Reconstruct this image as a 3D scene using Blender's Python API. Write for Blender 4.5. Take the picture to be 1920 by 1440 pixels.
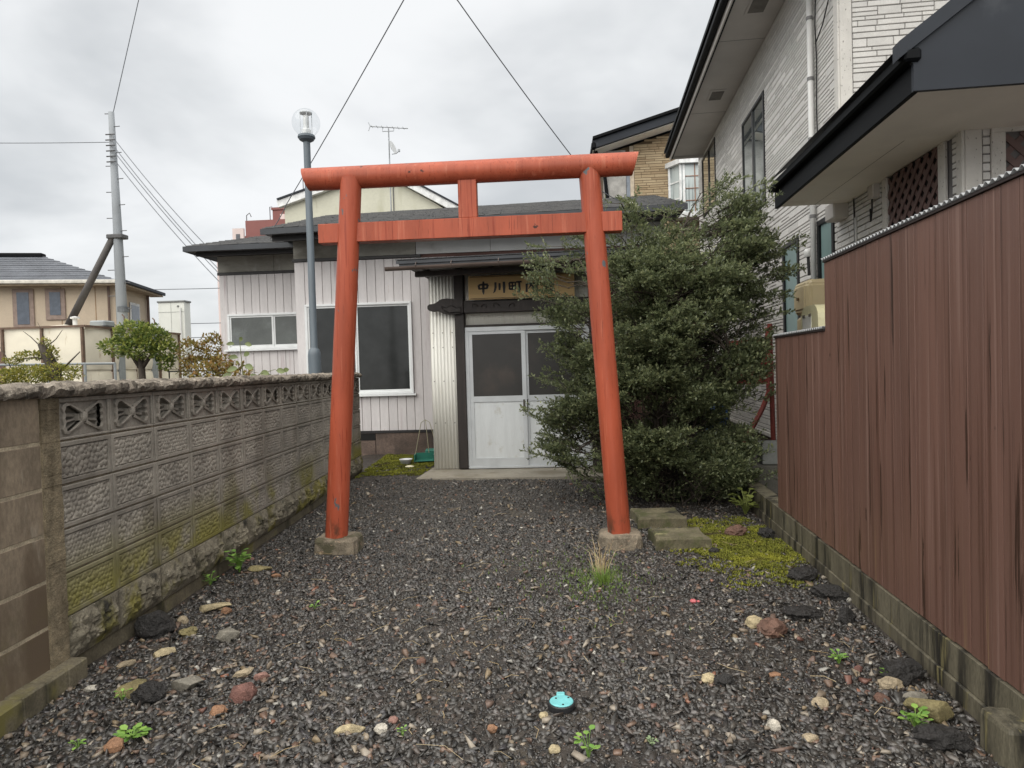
import bpy, bmesh, math, random
import numpy as np
from mathutils import Vector, Matrix, noise as mnoise

for o in list(bpy.data.objects):
    bpy.data.objects.remove(o)
SC = bpy.context.scene
COL = SC.collection
R = math.radians
rng = np.random.default_rng(11)
random.seed(7)

# ------------------------------------------------------------------ camera
cam_d = bpy.data.cameras.new('camera')
cam = bpy.data.objects.new('camera', cam_d)
COL.objects.link(cam)
cam_d.sensor_width = 36.0
cam_d.lens = 36.0 * 1255.0 / 1920.0
cam_d.clip_start = 0.05
cam_d.clip_end = 3000
cam.matrix_world = (Matrix.Translation((0, 0, 1.35)) @ Matrix.Rotation(0.06836, 4, 'Z')
                    @ Matrix.Rotation(math.pi / 2 - 0.02511, 4, 'X') @ Matrix.Rotation(-0.02899, 4, 'Z'))
SC.camera = cam

# ------------------------------------------------------------------ world (overcast) and sun
SUN_EL, SUN_AZ = R(60), R(200)      # azimuth measured clockwise from +Y: high, behind the camera, a little to the left
w = bpy.data.worlds.new('World')
SC.world = w
w.use_nodes = True
nt = w.node_tree
nt.nodes.clear()
def wn(t, **k):
    n = nt.nodes.new(t)
    for a, b in k.items():
        setattr(n, a, b)
    return n
sky = wn('ShaderNodeTexSky', sky_type='NISHITA', sun_disc=False)
sky.sun_elevation = SUN_EL
sky.sun_rotation = SUN_AZ
geo = wn('ShaderNodeTexCoord')
sep = wn('ShaderNodeSeparateXYZ')
nt.links.new(geo.outputs['Generated'], sep.inputs[0])
zc = wn('ShaderNodeMath', operation='ABSOLUTE'); nt.links.new(sep.outputs[2], zc.inputs[0])
za = wn('ShaderNodeMath', operation='ADD'); nt.links.new(zc.outputs[0], za.inputs[0]); za.inputs[1].default_value = 0.35
dv = wn('ShaderNodeVectorMath', operation='DIVIDE')
cmb = wn('ShaderNodeCombineXYZ')
for i in range(3):
    nt.links.new(za.outputs[0], cmb.inputs[i])
nt.links.new(geo.outputs['Generated'], dv.inputs[0]); nt.links.new(cmb.outputs[0], dv.inputs[1])
n1 = wn('ShaderNodeTexNoise'); n1.inputs['Scale'].default_value = 1.7; n1.inputs['Detail'].default_value = 5; n1.inputs['Roughness'].default_value = 0.5
n1.inputs['Distortion'].default_value = 0.25
nt.links.new(dv.outputs[0], n1.inputs['Vector'])
cr = wn('ShaderNodeValToRGB')
cr.color_ramp.interpolation = 'EASE'
cr.color_ramp.elements[0].position = 0.30; cr.color_ramp.elements[0].color = (0.54, 0.56, 0.575, 1)
cr.color_ramp.elements[1].position = 0.66; cr.color_ramp.elements[1].color = (0.86, 0.87, 0.875, 1)
nt.links.new(n1.outputs['Fac'], cr.inputs[0])
bg_c = wn('ShaderNodeBackground'); nt.links.new(cr.outputs[0], bg_c.inputs[0]); bg_c.inputs[1].default_value = 0.405
bg_s = wn('ShaderNodeBackground'); nt.links.new(sky.outputs[0], bg_s.inputs[0]); bg_s.inputs[1].default_value = 0.05
mx = wn('ShaderNodeMixShader'); mx.inputs[0].default_value = 0.93
nt.links.new(bg_s.outputs[0], mx.inputs[1]); nt.links.new(bg_c.outputs[0], mx.inputs[2])
wo = wn('ShaderNodeOutputWorld'); nt.links.new(mx.outputs[0], wo.inputs[0])

sl = bpy.data.lights.new('sun', 'SUN')
sl.energy = 1.5
sl.angle = R(100)
sl.color = (1.0, 0.955, 0.87)
so = bpy.data.objects.new('sun', sl)
COL.objects.link(so)
sd = Vector((math.sin(SUN_AZ) * math.cos(SUN_EL), math.cos(SUN_AZ) * math.cos(SUN_EL), math.sin(SUN_EL)))
so.rotation_euler = (-sd).to_track_quat('-Z', 'Y').to_euler()
so.location = (0, -5, 20)

SC.view_settings.view_transform = 'Standard'
SC.view_settings.look = 'None'
SC.view_settings.gamma = 1
SC.view_settings.exposure = 1.5
SC.view_settings.use_curve_mapping = False
SC.render.engine = 'CYCLES'
SC.cycles.use_denoising = True
SC.cycles.max_bounces = 5
SC.cycles.transparent_max_bounces = 8

# ------------------------------------------------------------------ materials
def srgb(r, g, b):
    f = lambda c: (c / 255.0 / 12.92) if c / 255.0 <= 0.04045 else ((c / 255.0 + 0.055) / 1.055) ** 2.4
    return (f(r), f(g), f(b))
MATS = {}
def M(name, col, rough=0.6, var=0.18, scale=6.0, stretch=(1, 1, 1), bump=0.0, bscale=60.0, bstretch=None,
      layers=(), rnd=0.0, island=None, spec=0.5, metal=0.0, rvar=0.0, fine=0.0, coat=0.0, wave=None, trans=0.0, bdist=0.01, transl=0.0):
    """procedural material in world space. layers: (colour, scale, stretch, lo, hi[, z0, z1[, roughness]])"""
    if name in MATS:
        return MATS[name]
    m = bpy.data.materials.new(name)
    m.use_nodes = True
    t = m.node_tree
    L = t.links.new
    N = t.nodes.new
    b = t.nodes['Principled BSDF']
    g = N('ShaderNodeNewGeometry')
    pos = g.outputs['Position']
    def vec(st):
        v = N('ShaderNodeVectorMath'); v.operation = 'MULTIPLY'
        L(pos, v.inputs[0]); v.inputs[1].default_value = st
        return v.outputs[0]
    def noise(sc, st, det=6, rg=0.6):
        n = N('ShaderNodeTexNoise'); n.inputs['Scale'].default_value = sc
        n.inputs['Detail'].default_value = det; n.inputs['Roughness'].default_value = rg
        L(vec(st), n.inputs['Vector'])
        return n.outputs['Fac']
    def ramp(fac, lo, hi):
        r = N('ShaderNodeMapRange'); L(fac, r.inputs[0]); r.inputs[1].default_value = lo; r.inputs[2].default_value = hi
        r.interpolation_type = 'SMOOTHSTEP'
        return r.outputs[0]
    def mix(fac, a, c, mode='MIX'):
        x = N('ShaderNodeMix'); x.data_type = 'RGBA'; x.blend_type = mode
        if isinstance(fac, float): x.inputs[0].default_value = fac
        else: L(fac, x.inputs[0])
        for i, s in ((6, a), (7, c)):
            if isinstance(s, tuple): x.inputs[i].default_value = (*s[:3], 1)
            else: L(s, x.inputs[i])
        return x.outputs[2]
    if island:
        r = N('ShaderNodeValToRGB'); r.color_ramp.interpolation = 'CONSTANT' if len(island) > 6 else 'LINEAR'
        els = r.color_ramp.elements
        while len(els) < len(island): els.new(0.5)
        for e, (p, c) in zip(els, island):
            e.position = p; e.color = (*c, 1)
        L(g.outputs['Random Per Island'], r.inputs[0])
        base = r.outputs[0]
        if var:
            base = mix(noise(scale, stretch), mix(1.0, base, (1 - var,) * 3, 'MULTIPLY'), mix(1.0, base, (1 + var,) * 3, 'MULTIPLY'))
    else:
        f = ramp(noise(scale, stretch), 0.3, 0.7)
        base = mix(f, tuple(c * (1 - var) for c in col), tuple(min(1, c * (1 + var)) for c in col))
    if fine:
        ff = ramp(noise(scale * 14, stretch, 3, 0.7), 0.3, 0.7)
        base = mix(ff, mix(1.0, base, (1 - fine,) * 3, 'MULTIPLY'), mix(1.0, base, (1 + fine,) * 3, 'MULTIPLY'))
    rsock = None
    for ly in layers:
        c, sc, st, lo, hi = ly[:5]
        f = ramp(noise(sc, st), lo, hi)
        if len(ly) > 6 and ly[5] is not None:
            sx = N('ShaderNodeSeparateXYZ'); L(pos, sx.inputs[0])
            zf = ramp(sx.outputs[2], ly[5], ly[6])
            mm = N('ShaderNodeMath'); mm.operation = 'MULTIPLY'; L(f, mm.inputs[0]); L(zf, mm.inputs[1]); f = mm.outputs[0]
        base = mix(f, base, c)
        if len(ly) > 7:
            x = N('ShaderNodeMix'); L(f, x.inputs[0])
            if rsock is None: x.inputs[2].default_value = rough
            else: L(rsock, x.inputs[2])
            x.inputs[3].default_value = ly[7]; rsock = x.outputs[0]
    if rnd:
        oi = N('ShaderNodeObjectInfo')
        mr = N('ShaderNodeMapRange'); L(oi.outputs['Random'], mr.inputs[0]); mr.inputs[3].default_value = 1 - rnd; mr.inputs[4].default_value = 1 + rnd
        cc = N('ShaderNodeCombineXYZ')
        for i in range(3): L(mr.outputs[0], cc.inputs[i])
        base = mix(1.0, base, cc.outputs[0], 'MULTIPLY')
    L(base, b.inputs['Base Color'])
    if rvar:
        rr = N('ShaderNodeMapRange'); L(noise(scale * 2.3, stretch), rr.inputs[0])
        rr.inputs[1].default_value = 0.3; rr.inputs[2].default_value = 0.7
        rr.inputs[3].default_value = max(0.02, rough - rvar); rr.inputs[4].default_value = min(1, rough + rvar)
        L(rr.outputs[0], b.inputs['Roughness'])
    elif rsock is not None: L(rsock, b.inputs['Roughness'])
    else: b.inputs['Roughness'].default_value = rough
    b.inputs['Specular IOR Level'].default_value = spec
    b.inputs['Metallic'].default_value = metal
    b.inputs['Coat Weight'].default_value = coat
    if trans:
        b.inputs['Transmission Weight'].default_value = trans
    h = None
    if bump:
        h = noise(bscale, bstretch or stretch, 5, 0.65)
    if wave:
        wv = N('ShaderNodeTexWave'); wv.inputs['Scale'].default_value = wave[0]; wv.bands_direction = wave[2]
        wv.inputs['Distortion'].default_value = wave[3]; wv.inputs['Detail'].default_value = 1
        L(vec(wave[1]), wv.inputs['Vector'])
        h2 = wv.outputs['Fac']
        if h is None: h = h2
        else:
            a = N('ShaderNodeMath'); a.operation = 'ADD'; L(h, a.inputs[0]); L(h2, a.inputs[1]); h = a.outputs[0]
        if not bump: bump = 0.4
    if h is not None:
        bp = N('ShaderNodeBump'); bp.inputs['Strength'].default_value = bump; bp.inputs['Distance'].default_value = bdist
        L(h, bp.inputs['Height']); L(bp.outputs[0], b.inputs['Normal'])
    if transl:
        tl = N('ShaderNodeBsdfTranslucent'); L(base, tl.inputs[0]); mxs = N('ShaderNodeMixShader'); mxs.inputs[0].default_value = transl
        L(b.outputs[0], mxs.inputs[1]); L(tl.outputs[0], mxs.inputs[2]); L(mxs.outputs[0], t.nodes['Material Output'].inputs[0])
    MATS[name] = m
    return m

# ------------------------------------------------------------------ mesh helpers
class MB:
    def __init__(s):
        s.v = []; s.f = []
    def add(s, vs, fs):
        k = len(s.v); s.v.extend([tuple(p) for p in vs]); s.f.extend([tuple(i + k for i in q) for q in fs]); return s
    def box(s, x0, x1, y0, y1, z0, z1, c=0.0, rot=None):
        """box, with chamfered edges of c when c > 0; rot = (Matrix, pivot) turns it"""
        x0, x1 = min(x0, x1), max(x0, x1); y0, y1 = min(y0, y1), max(y0, y1); z0, z1 = min(z0, z1), max(z0, z1)
        if c <= 0:
            vs = [(x0, y0, z0), (x1, y0, z0), (x1, y1, z0), (x0, y1, z0), (x0, y0, z1), (x1, y0, z1), (x1, y1, z1), (x0, y1, z1)]
            fs = [(0, 3, 2, 1), (4, 5, 6, 7), (0, 1, 5, 4), (1, 2, 6, 5), (2, 3, 7, 6), (3, 0, 4, 7)]
        else:
            c = min(c, (x1 - x0) * .45, (y1 - y0) * .45, (z1 - z0) * .45)
            lo = (x0, y0, z0); hi = (x1, y1, z1); vs = []; ix = {}
            for sx in (0, 1):
                for sy in (0, 1):
                    for sz in (0, 1):
                        sg = (sx, sy, sz)
                        for ax in range(3):
                            p = [0, 0, 0]
                            for a in range(3):
                                e = hi[a] if sg[a] else lo[a]
                                p[a] = e if a == ax else (e - c if sg[a] else e + c)
                            ix[(sx, sy, sz, ax)] = len(vs); vs.append(tuple(p))
            fs = []
            for ax in range(3):
                a, b_ = [(1, 2), (2, 0), (0, 1)][ax]
                for sd_ in (0, 1):
                    q = []
                    for (u, v_) in ((0, 0), (1, 0), (1, 1), (0, 1)):
                        k = [0, 0, 0]; k[ax] = sd_; k[a] = u; k[b_] = v_
                        q.append(ix[(*k, ax)])
                    fs.append(tuple(q if sd_ else q[::-1]))
            for ax in range(3):
                a, b_ = [(1, 2), (2, 0), (0, 1)][ax]
                for u in (0, 1):
                    for v_ in (0, 1):
                        k0 = [0, 0, 0]; k0[a] = u; k0[b_] = v_
                        k1 = list(k0); k1[ax] = 1
                        q = [ix[(*k0, a)], ix[(*k1, a)], ix[(*k1, b_)], ix[(*k0, b_)]]
                        fs.append(tuple(q if (u == v_) == False else q[::-1]))
            for sx in (0, 1):
                for sy in (0, 1):
                    for sz in (0, 1):
                        q = [ix[(sx, sy, sz, 0)], ix[(sx, sy, sz, 1)], ix[(sx, sy, sz, 2)]]
                        fs.append(tuple(q if (sx + sy + sz) % 2 else q[::-1]))
        if rot:
            m, p = rot; p = Vector(p)
            vs = [tuple(m @ (Vector(q) - p) + p) for q in vs]
        return s.add(vs, fs)
    def tube(s, pts, rad, n=8, cap=True):
        pts = [Vector(p) for p in pts]
        if not hasattr(rad, '__len__'): rad = [rad] * len(pts)
        k = len(s.v); prev = None
        for i, p in enumerate(pts):
            d = (pts[min(i + 1, len(pts) - 1)] - pts[max(i - 1, 0)]).normalized()
            if prev is None:
                u = d.orthogonal().normalized()
            else:
                u = prev - d * prev.dot(d)
                u = u.normalized() if u.length > 1e-6 else d.orthogonal().normalized()
            prev = u; v = d.cross(u)
            for j in range(n):
                a = 2 * math.pi * j / n
                s.v.append(tuple(p + (u * math.cos(a) + v * math.sin(a)) * rad[i]))
        for i in range(len(pts) - 1):
            for j in range(n):
                a = k + i * n + j; b_ = k + i * n + (j + 1) % n
                s.f.append((a, b_, b_ + n, a + n))
        if cap:
            s.f.append(tuple(k + j for j in range(n))[::-1]); s.f.append(tuple(k + (len(pts) - 1) * n + j for j in range(n)))
        return s
    def lathe(s, prof, c, n=16, axis='Z'):
        k = len(s.v)
        for (r_, h) in prof:
            for j in range(n):
                a = 2 * math.pi * j / n
                p = (r_ * math.cos(a), r_ * math.sin(a), h)
                if axis == 'X': p = (h, p[0], p[1])
                if axis == 'Y': p = (p[1], h, p[0])
                s.v.append((c[0] + p[0], c[1] + p[1], c[2] + p[2]))
        for i in range(len(prof) - 1):
            for j in range(n):
                a = k + i * n + j; b_ = k + i * n + (j + 1) % n
                s.f.append((a, b_, b_ + n, a + n))
        s.f.append(tuple(k + j for j in range(n))[::-1]); s.f.append(tuple(k + (len(prof) - 1) * n + j for j in range(n)))
        return s
    def prism(s, poly, a0, a1, plane='XZ'):
        """2D polygon extruded between a0 and a1 along the third axis"""
        def P(p, a):
            return {'XZ': (p[0], a, p[1]), 'XY': (p[0], p[1], a), 'YZ': (a, p[0], p[1])}[plane]
        n = len(poly); k = len(s.v)
        s.v.extend([P(p, a0) for p in poly]); s.v.extend([P(p, a1) for p in poly])
        s.f.append(tuple(range(k, k + n))[::-1]); s.f.append(tuple(range(k + n, k + 2 * n)))
        for i in range(n):
            j = (i + 1) % n; s.f.append((k + i, k + j, k + n + j, k + n + i))
        return s
    def quad(s, a, b, c, d):
        return s.add([a, b, c, d], [(0, 1, 2, 3)])
    def mesh(s, name, smooth=False, fix=True):
        me = bpy.data.meshes.new(name); me.from_pydata(s.v, [], s.f); me.validate()
        if fix:
            bm = bmesh.new(); bm.from_mesh(me); bmesh.ops.recalc_face_normals(bm, faces=bm.faces); bm.to_mesh(me); bm.free()
        if smooth:
            me.polygons.foreach_set('use_smooth', [True] * len(me.polygons))
        return me
    def build(s, name, mat, parent=None, smooth=False, fix=True):
        return put(name, s.mesh(name, smooth, fix), mat, parent)
def put(name, me, mat, parent=None, loc=None, rot=None, scale=None):
    o = bpy.data.objects.new(name, me); COL.objects.link(o)
    if mat is not None and len(me.materials) == 0: me.materials.append(mat)
    if parent: o.parent = parent
    if loc: o.location = loc
    if rot: o.rotation_euler = rot
    if scale: o.scale = scale
    return o
def tag(o, label, cat=None, group=None, kind=None):
    if label: o['label'] = label
    if cat: o['category'] = cat
    if group: o['group'] = group
    if kind: o['kind'] = kind
    return o
def thing(name, label, cat, loc=(0, 0, 0), rz=0.0, group=None):
    o = bpy.data.objects.new(name, None); COL.objects.link(o)
    o.location = loc; o.rotation_euler = (0, 0, rz)
    return tag(o, label, cat, group)
def smooth_by_angle(o, ang=40):
    me = o.data
    me.polygons.foreach_set('use_smooth', [True] * len(me.polygons))
    me.set_sharp_from_angle(angle=R(ang))
    return o
def np_mesh(name, V, F, mat, parent=None, smooth=False):
    """V (n,3) floats; F (m,k) ints, k fixed"""
    me = bpy.data.meshes.new(name)
    V = np.asarray(V, np.float32); F = np.asarray(F, np.int32)
    me.vertices.add(len(V)); me.vertices.foreach_set('co', V.ravel())
    m, k = F.shape
    me.loops.add(m * k); me.loops.foreach_set('vertex_index', F.ravel())
    me.polygons.add(m); me.polygons.foreach_set('loop_start', np.arange(0, m * k, k, dtype=np.int32))
    me.polygons.foreach_set('loop_total', np.full(m, k, np.int32))
    if smooth: me.polygons.foreach_set('use_smooth', np.ones(m, bool))
    me.update(calc_edges=True)
    return put(name, me, mat, parent)
def nz(x, y, z=0.0):
    return mnoise.noise(Vector((x, y, z)))

# ================================================================== THE SETTING: ground, gravel, moss
def gh(x, y):
    t = np.clip((y - 6.3) / 1.3, 0, 1)
    return .075 * t * t * (3 - 2 * t) + 0.012 * np.sin(1.7 * x + .6) * np.sin(1.3 * y + 1) + 0.006 * np.sin(4.1 * x + 2 * y) + 0.004 * np.sin(7 * x - 5 * y)
def yard_w(x, y):
    a = np.clip((3.2 - np.abs(x + .3)) / .6, 0, 1); b = np.clip((y + 2) / 1, 0, 1)
    return a * b
def ghw(x, y):
    return gh(x, y) * yard_w(x, y) - 0.004
def WX(y): return -2.09 - 0.0534 * y            # face of the block wall
def FX(y): return 1.397 + 0.055 * y             # face of the board fence
m_soil = M('wet_dark_soil', (0.052, 0.043, 0.036), rough=.55, var=.35, scale=9, bump=.8, bscale=90, bdist=.02,
           layers=[((0.09, 0.075, 0.055), 3.0, (1, 1, 1), .52, .68), ((.02, .018, .017), 25, (1, 1, 1), .5, .62)])
gx = np.concatenate([[-600, -200, -60, -20, -8, -5], np.arange(-3.6, 2.6, .1), [4, 8, 20, 60, 200, 600]])
gy = np.concatenate([[-60, -10, -3], np.arange(-2, 10.2, .12), [14, 25, 60, 150, 400, 1200]])
X, Y = np.meshgrid(gx, gy)
V = np.c_[X.ravel(), Y.ravel(), ghw(X, Y).ravel()]
nx_, ny_ = len(gx), len(gy)
I = (np.arange(ny_ - 1)[:, None] * nx_ + np.arange(nx_ - 1)[None]).ravel()
gnd = np_mesh('ground', V, np.c_[I, I + 1, I + 1 + nx_, I + nx_], m_soil, smooth=True)
tag(gnd, 'dark damp soil of the narrow yard', kind='structure')

CUBE = np.array([[-1, -1, -1], [1, -1, -1], [1, 1, -1], [-1, 1, -1], [-1, -1, 1], [1, -1, 1], [1, 1, 1], [-1, 1, 1]], float)
CF = np.array([[0, 3, 2, 1], [4, 5, 6, 7], [0, 1, 5, 4], [1, 2, 6, 5], [2, 3, 7, 6], [3, 0, 4, 7]])
SHAPES = []
for k in range(40):
    c = CUBE.copy()
    # angular chips: skewed wedges with a sharp thin edge
    c[:, 0] += c[:, 1] * rng.normal(0, .45)
    c[[1, 2, 5, 6], 1] *= rng.uniform(.15, .8)
    c[[4, 7] if k % 2 else [5, 6], 2] *= rng.uniform(-.5, .4)
    c[4:, :2] *= rng.uniform(.55, 1.0)
    c[4:, 0] += rng.normal(0, .3)
    c += rng.normal(0, .16, c.shape)
    if k % 3 == 0: c[:, 0] *= 1.5
    c[:, 2] *= rng.uniform(.28, .6)
    SHAPES.append(c)
SHAPES = np.array(SHAPES)
def blocked(x, y):
    b = (x < WX(y) + .02) | (x > FX(y) - .04)
    b |= (y > 7.56) & (x > -1.70)
    b |= (np.hypot(x + 1.70, y - 4.98) < .17) | (np.hypot(x - .43, y - 5.0) < .17)
    b |= (np.abs(x - .88) < .2) & (np.abs(y - 5.0) < .17)
    b |= np.hypot(x + .02, y - 2.65) < .062
    return b
def moss_mask(x, y):
    a = np.exp(-(((x - 1.28) / .42) ** 2 + ((y - 4.95) / .85) ** 2) * 1.1)
    n_ = .5 + .5 * np.sin(9 * x + 3 * np.sin(4 * y)) * np.sin(7 * y + 2 * np.sin(5 * x))
    b = np.clip((y - 7.65) / .5, 0, 1) * np.clip((-1.6 - x) / .1, 0, 1)
    n2 = .5 + .5 * np.sin(23 * x + 5 * np.sin(11 * y)) * np.sin(19 * y + 4 * np.sin(13 * x))
    m = np.maximum(a * 1.45, b * .72)
    return np.clip((m - .42 + .55 * (n_ - .5) + .35 * (n2 - .5)) * 2.0, 0, 1) * .9
def scatter(dens, x0, x1, y0, y1):
    n = int(dens * (x1 - x0) * (y1 - y0))
    x = rng.uniform(x0, x1, n); y = rng.uniform(y0, y1, n)
    k = ~blocked(x, y); return x[k], y[k]
def stones_mesh(name, x, y, size, mat, zoff=0.0, tilt=.45):
    n = len(x); sh = SHAPES[rng.integers(0, len(SHAPES), n)] * (size / 2)[:, None, None]
    a = rng.uniform(0, 2 * np.pi, n); t1 = rng.normal(0, tilt, n)
    ca, sa, ct, st = np.cos(a), np.sin(a), np.cos(t1), np.sin(t1)
    p = sh.copy()
    px, pz = p[:, :, 0] * ct[:, None] + p[:, :, 2] * st[:, None], -p[:, :, 0] * st[:, None] + p[:, :, 2] * ct[:, None]
    qx = px * ca[:, None] - p[:, :, 1] * sa[:, None]; qy = px * sa[:, None] + p[:, :, 1] * ca[:, None]
    P = np.stack([qx + x[:, None], qy + y[:, None], pz + (ghw(x, y) + size * .12 + zoff)[:, None]], 2)
    F = (CF[None] + (np.arange(n) * 8)[:, None, None]).reshape(-1, 4)
    return np_mesh(name, P.reshape(-1, 3), F, mat)
D = [(.034, .032, .029), (.062, .058, .053), (.020, .019, .018), (.095, .086, .076), (.046, .041, .036), (.080, .076, .071)]
isl = [(0.0, D[0]), (.14, D[1]), (.30, D[2]), (.44, D[3]), (.54, D[4]), (.68, D[5]), (.82, (.085, .068, .058)), (.88, (.12, .11, .105)),
       (.93, (.05, .047, .05)), (.965, (.16, .10, .07)), (.982, (.27, .22, .16)), (.992, (.24, .11, .07)), (.996, (.45, .43, .38))]
m_grav = M('wet_black_gravel', D[0], rough=.32, var=.35, scale=70, island=isl, layers=[((.10, .086, .068), 11, (1, 1, 1), .64, .76)], rvar=.16, bump=.2, bscale=220, spec=.65, bdist=.004)
xs, ys, ss = [], [], []
for (y0, y1, dn, s0, s1) in ((1.5, 3.0, 7600, .007, .034), (3.0, 4.2, 6200, .008, .032), (4.2, 6.0, 4600, .009, .030), (6.0, 8.7, 2700, .010, .028)):
    x, y = scatter(dn, -2.65, 1.75, y0, y1)
    s_ = s0 + (s1 - s0) * rng.random(len(x)) ** 2.3
    bare = np.sin(2.1 * x + 1.7 * np.sin(1.3 * y + 2)) * np.sin(1.9 * y + 1.5 * np.sin(1.7 * x)) + .5 * np.sin(5.3 * x + 2 * y) * np.sin(4.7 * y - 3 * x)
    s_ = np.where((bare > .45) & (rng.random(len(x)) < .6), s_ * .45, s_)
    k = rng.random(len(x)) > moss_mask(x, y) * .93
    # behind the slab line only sparse stones reach the moss
    k &= (y < 7.75 + .12 * np.sin(x * 9) + .05 * np.sin(x * 23)) | (rng.random(len(x)) < .12)
    xs.append(x[k]); ys.append(y[k]); ss.append(s_[k])
x, y, s_ = np.concatenate(xs), np.concatenate(ys), np.concatenate(ss)
gv = stones_mesh('gravel', x, y, s_, m_grav)
tag(gv, 'wet black crushed slag gravel covering the yard', 'gravel', kind='stuff')
# paler pebbles mixed in, more of them near the front corners
isl2 = [(0, (.20, .16, .12)), (.2, (.30, .26, .21)), (.4, (.17, .115, .085)), (.55, (.17, .155, .14)), (.70, (.32, .31, .28)), (.74, (.21, .16, .10)), (.86, (.14, .095, .075)), (.97, (.17, .085, .065))]
m_peb = M('pale_pebble_mix', (.3, .25, .2), rough=.5, var=.25, scale=60, island=isl2, bump=.3, bscale=150, bdist=.004)
x, y = scatter(520, -2.5, 1.7, 1.6, 7.4)
dens = .20 + .75 * np.exp(-((x + 1.7) / .75) ** 2 - ((y - 2.9) / 1.1) ** 2) + .4 * np.exp(-((x - 1.1) / .6) ** 2 - ((y - 2.8) / .9) ** 2) + .16 * (y < 3.4)
k = rng.random(len(x)) < dens
x, y = x[k], y[k]
pb = stones_mesh('pebbles', x, y, .006 + .030 * rng.random(len(x)) ** 3.6, m_peb, zoff=.007)
tag(pb, 'scattered pale and orange pebbles among the black gravel', 'pebbles', kind='stuff')

# moss
def tufts(name, x, y, h, mat, spread=.6, z=None, blades=3, wdt=.35):
    n = len(x); P = np.zeros((n, blades, 3, 3)); z0 = ghw(x, y) if z is None else z
    for b in range(blades):
        a = rng.uniform(0, 2 * np.pi, n); t = rng.uniform(.2, 1, n) * spread
        d = np.stack([np.cos(a) * t, np.sin(a) * t, np.ones(n)], 1) * h[:, None]
        sdir = np.stack([-np.sin(a), np.cos(a), np.zeros(n)], 1) * (h * wdt)[:, None]
        base = np.stack([x, y, z0], 1)
        P[:, b, 0] = base - sdir; P[:, b, 1] = base + sdir; P[:, b, 2] = base + d
    F = np.arange(n * blades * 3).reshape(-1, 3)
    return np_mesh(name, P.reshape(-1, 3), F, mat)
gisl = [(0, (.10, .115, .022)), (.35, (.20, .215, .03)), (.7, (.085, .085, .025)), (1, (.30, .29, .045))]
m_moss = M('yellow_green_moss', (.12, .13, .02), rough=.85, var=.5, scale=5, island=gisl, spec=.2, layers=[((.07, .055, .03), 6, (1, 1, 1), .55, .68), ((.27, .27, .035), 4, (1, 1, 1), .5, .7)])
for nm, lb, bx, dn in (('moss_patch', 'bright yellow green moss beside the board fence behind the stone blocks', (.75, 1.72, 3.9, 6.1), 26000),
                       ('moss_patch', 'dull green moss along the foot of the pink house wall', (-2.72, -1.55, 7.6, 9.97), 15000)):
    n = int(dn * (bx[1] - bx[0]) * (bx[3] - bx[2])); x = rng.uniform(bx[0], bx[1], n); y = rng.uniform(bx[2], bx[3], n)
    k = (rng.random(n) < moss_mask(x, y)) & ~((x < WX(y) + .02) | (x > FX(y) - .03)) & ~((np.abs(x - .88) < .2) & (np.abs(y - 5) < .17))
    x, y = x[k], y[k]
    tag(tufts(nm, x, y, rng.uniform(.006, .017, len(x)), m_moss, 1.4, wdt=.5), lb, 'moss', kind='stuff')
# sparse green film of tiny seedlings between the stones in front of the right pillar
x = np.concatenate([rng.normal(.22, .15, 520), rng.normal(.0, .3, 260)]); y = np.concatenate([rng.normal(4.15, .26, 520), rng.normal(4.3, .4, 260)])
m_seed = M('seedling_green', (.12, .2, .03), rough=.6, island=[(0, (.10, .17, .03)), (1, (.17, .25, .04))], var=0)
tag(tufts('seedling_film', x, y, rng.uniform(.010, .028, len(x)), m_seed, .7, wdt=.10), 'thin green seedlings sprouting through gravel near the dry grass clump', 'seedlings', kind='stuff')
# straw
m_straw = M('dry_straw', (.42, .32, .17), rough=.8, var=.3, scale=8, island=[(0, (.35, .25, .12)), (1, (.55, .45, .28))])
sb = MB()
for i in range(120):
    if i < 50: x, y = random.gauss(-.35, .45), random.gauss(3.35, .28)
    elif i < 62: x, y = random.gauss(-.45, .3), random.gauss(2.65, .2)
    else: x, y = random.uniform(-2.0, 1.4), random.uniform(2.0, 6.5)
    if blocked(np.array(x), np.array(y)): continue
    l_ = random.uniform(.03, .11) if i < 112 else random.uniform(.1, .2); a = random.uniform(0, 6.28); z = float(ghw(np.array(x), np.array(y))) + .018
    bend = random.uniform(-.4, .4)
    p = [(x, y, z), (x + math.cos(a) * l_ * .5, y + math.sin(a) * l_ * .5, z + random.uniform(.0, .02)), (x + math.cos(a + bend) * l_, y + math.sin(a + bend) * l_, z + random.uniform(-.005, .015))]
    sb.tube(p, random.uniform(.0006, .0012), 4, False)
tag(sb.build('straw_litter', m_straw, fix=False), 'dry straw and twig litter lying on the gravel', 'straw', kind='stuff')

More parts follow.
